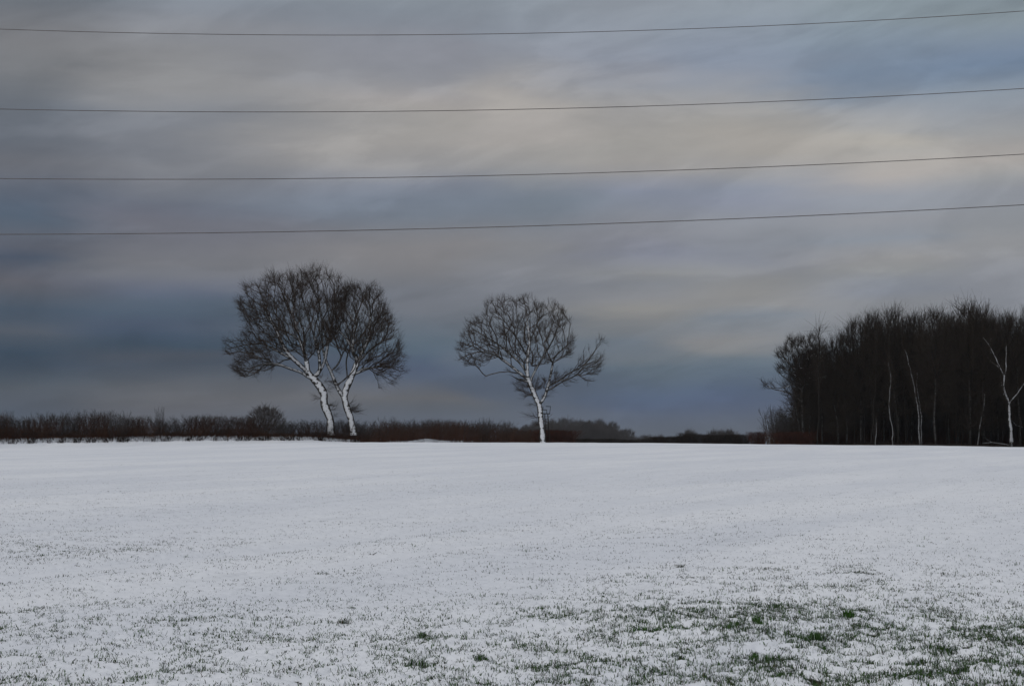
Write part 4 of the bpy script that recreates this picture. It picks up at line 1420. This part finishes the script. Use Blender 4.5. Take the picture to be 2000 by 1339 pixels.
# same growth on the small mound past the crest
r = np.random.default_rng(66)
n = 1500
x = -8.2 + r.normal(0, 1.3, n); y = 157.2 + r.normal(0, .8, n)
v, q, t, c = blades(x, y, r.uniform(.08, .3, n), .035 * (.6 + .8 * r.random(n)), .9 * r.random(n), np.ones((n, 3)), 67, zfun=base_z, sink=.02)
obj('snowy_grass', mesh_from('snowy_grass', v, q, t, M_DEADS, smooth=False), kind='stuff', label='snow-coated grass on the small mound between the oaks and the lone tree', category='grass')
# leaf litter and dead grass along the front of the wood
n = 9000
px = r.uniform(1592, 2080, n); yy = np.interp(px, [1592, 1700, 2080], [155, 151.5, 146]) + r.uniform(-.8, 3, n)
x = (px - 1000) / F_PX * yy
v, q, t, c = blades(x, yy, r.uniform(.06, .4, n), .03 * (.6 + .8 * r.random(n)), .9 * r.random(n), np.ones((n, 3)), 68, zfun=base_z, sink=.02)
obj('woodland_edge_grass', mesh_from('woodland_edge_grass', v, q, t, M_DARKB, smooth=False), kind='stuff', label='dark rough grass along the front of the wood', category='grass')


# ------------------------------------------------------------------ raised hunting seat beside the lone tree
def bar(p, q, r_, S=5):
    b_ = Bag(); b_.add(np.array([[p, (np.array(p) + np.array(q)) / 2, q]], float), np.full((1, 3), r_), S); return b_


def box_mesh(name, c, s, mat):
    c = np.array(c, float); s = np.array(s, float) / 2
    V = np.array([[i, j, k] for i in (-1, 1) for j in (-1, 1) for k in (-1, 1)], float) * s + c
    Q = [(0, 1, 3, 2), (4, 6, 7, 5), (0, 4, 5, 1), (2, 3, 7, 6), (0, 2, 6, 4), (1, 5, 7, 3)]
    return mesh_from(name, V, Q, None, mat, smooth=False)


HY_ = 151.0
hb = at(1064, 861, HY_); hb[2] = float(base_z(hb[0], HY_))
k = HY_ / F_PX
seat = thing('hunting_seat', 'dark raised hunting seat on thin legs against the right side of the lone tree trunk', 'hunting seat', tuple(hb))
zt = float(at(1064, 807.5, HY_)[2] - hb[2])
hx = lambda p: (p - 1064) * k
obj('platform', box_mesh('platform', (hx(1067), 0, zt), (.70, .7, .07), M_METAL), seat)
for sy in (-.3, .3):
    for (a, b_) in ((1064, 1066), (1070, 1073)):
        obj('leg', bar((hx(a), sy, zt), (hx(b_), sy * 1.3, -.1), .035).mesh('leg', M_METAL), seat)
zr = float(at(1064, 793.5, HY_)[2] - hb[2]); zs = float(at(1064, 800, HY_)[2] - hb[2])
for sy in (-.3, .3):
    obj('rail_post', bar((hx(1073.5), sy, zt), (hx(1075.5), sy, zr), .02).mesh('rail_post', M_METAL), seat)
    obj('rail_post', bar((hx(1068), sy, zt), (hx(1068), sy, zs), .02).mesh('rail_post', M_METAL), seat)
    obj('hand_rail', bar((hx(1066), sy, zr + .02), (hx(1075.5), sy, zr), .018).mesh('hand_rail', M_METAL), seat)
obj('hand_rail', bar((hx(1075.5), -.3, zr), (hx(1075.5), .3, zr), .018).mesh('hand_rail', M_METAL), seat)
obj('seat_board', box_mesh('seat_board', (hx(1063.5), 0, zs), (.42, .6, .05), M_METAL), seat)
obj('back_board', box_mesh('back_board', (hx(1060.5), 0, zs + .15), (.05, .6, .3), M_METAL), seat)
for i in range(10):
    zz = zt * (i + .5) / 10.5
    f = 1 - zz / zt
    obj('rung', bar((hx(1065 + f), -.34, zz), (hx(1071.5 + f), -.34, zz), .015).mesh('rung', M_METAL), seat)

# pale posts in the gap before the wood
for i, (px, yt, lb) in enumerate(((1498.5, 851, 'leftmost pale post in the gap between the russet bushes'), (1503, 852, 'middle pale post in the gap between the russet bushes'),
                                  (1508, 851, 'rightmost pale post in the gap between the russet bushes'))):
    x, y, z = base_at(px, 158)
    h = at(px, yt, 158)[2] - z
    obj('fence_post', bar((0, 0, -.1), (.02, 0, h), .055, 7).mesh('fence_post', M_POST), loc=(x, y, z), label=lb, category='post', group='pale posts before the wood')

# low snowy mound with a fallen branch at the foot of the thick forked tree
x, y, z = base_at(1947, 148.6)
sb = Bag()
sb.add(np.array([[(-1.4, 0, .34), (-.5, .1, .42), (.5, 0, .28), (1.3, -.1, .1)]]), np.array([[.02, .04, .05, .06]]), 6)
sb.add(np.array([[(-.5, .1, .42), (-.9, 0, .65), (-1.3, 0, .95)]]), np.array([[.03, .02, .01]]), 5)
obj('fallen_branch', sb.mesh('fallen_branch', M_BIRCH), loc=(x, y, z), label='snow-lined fallen branch on the ground left of the thick forked tree', category='branch')


# ------------------------------------------------------------------ overhead power lines
def cable(pts, Yd, label, rad):
    px = np.array([p[0] for p in pts], float); py = np.array([p[1] for p in pts], float)
    c = np.polyfit(px, py, 2)
    xs = np.linspace(-4200, 5200, 260)
    P = np.array([at(a, np.polyval(c, a), Yd) for a in xs])[None]
    b_ = Bag(); b_.add(P, np.full(P.shape[:2], rad), 8)
    obj('power_cable', b_.mesh('power_cable', M_CABLE), label=label, category='power cable', group='overhead power cables across the sky')


cable([(0, 57), (250, 64.5), (500, 68), (750, 69), (1000, 66), (1500, 50), (2000, 22)], 50, 'topmost of the four thin power cables across the sky', .0110)
cable([(0, 213), (250, 217.5), (500, 219), (900, 215.5), (1500, 199), (2000, 173)], 58, 'second power cable from the top, crossing the pale glow', .0135)
cable([(0, 349), (250, 350), (500, 349.5), (900, 344), (1500, 326), (2000, 301)], 67, 'third power cable from the top', .016)
cable([(0, 457.5), (250, 456.5), (500, 453.5), (900, 445), (1500, 424.5), (2000, 400)], 78, 'lowest of the four power cables, nearest above the trees', .020)

# ------------------------------------------------------------------ thin winter air
hz = bpy.data.materials.new('haze'); hz.use_nodes = True
nt = hz.node_tree; nt.nodes.clear()
o_ = nt.nodes.new('ShaderNodeOutputMaterial'); pv = nt.nodes.new('ShaderNodeVolumePrincipled')
pv.inputs['Color'].default_value = (.86, .92, 1, 1)
pv.inputs['Density'].default_value = .00011
nt.links.new(pv.outputs[0], o_.inputs['Volume'])
HAZE = True
if HAZE:
    me = box_mesh('haze', (0, 0, 19), (2700, 2700, 41), hz)
    obj('haze', me, kind='stuff', label='thin winter haze over the fields', category='haze')
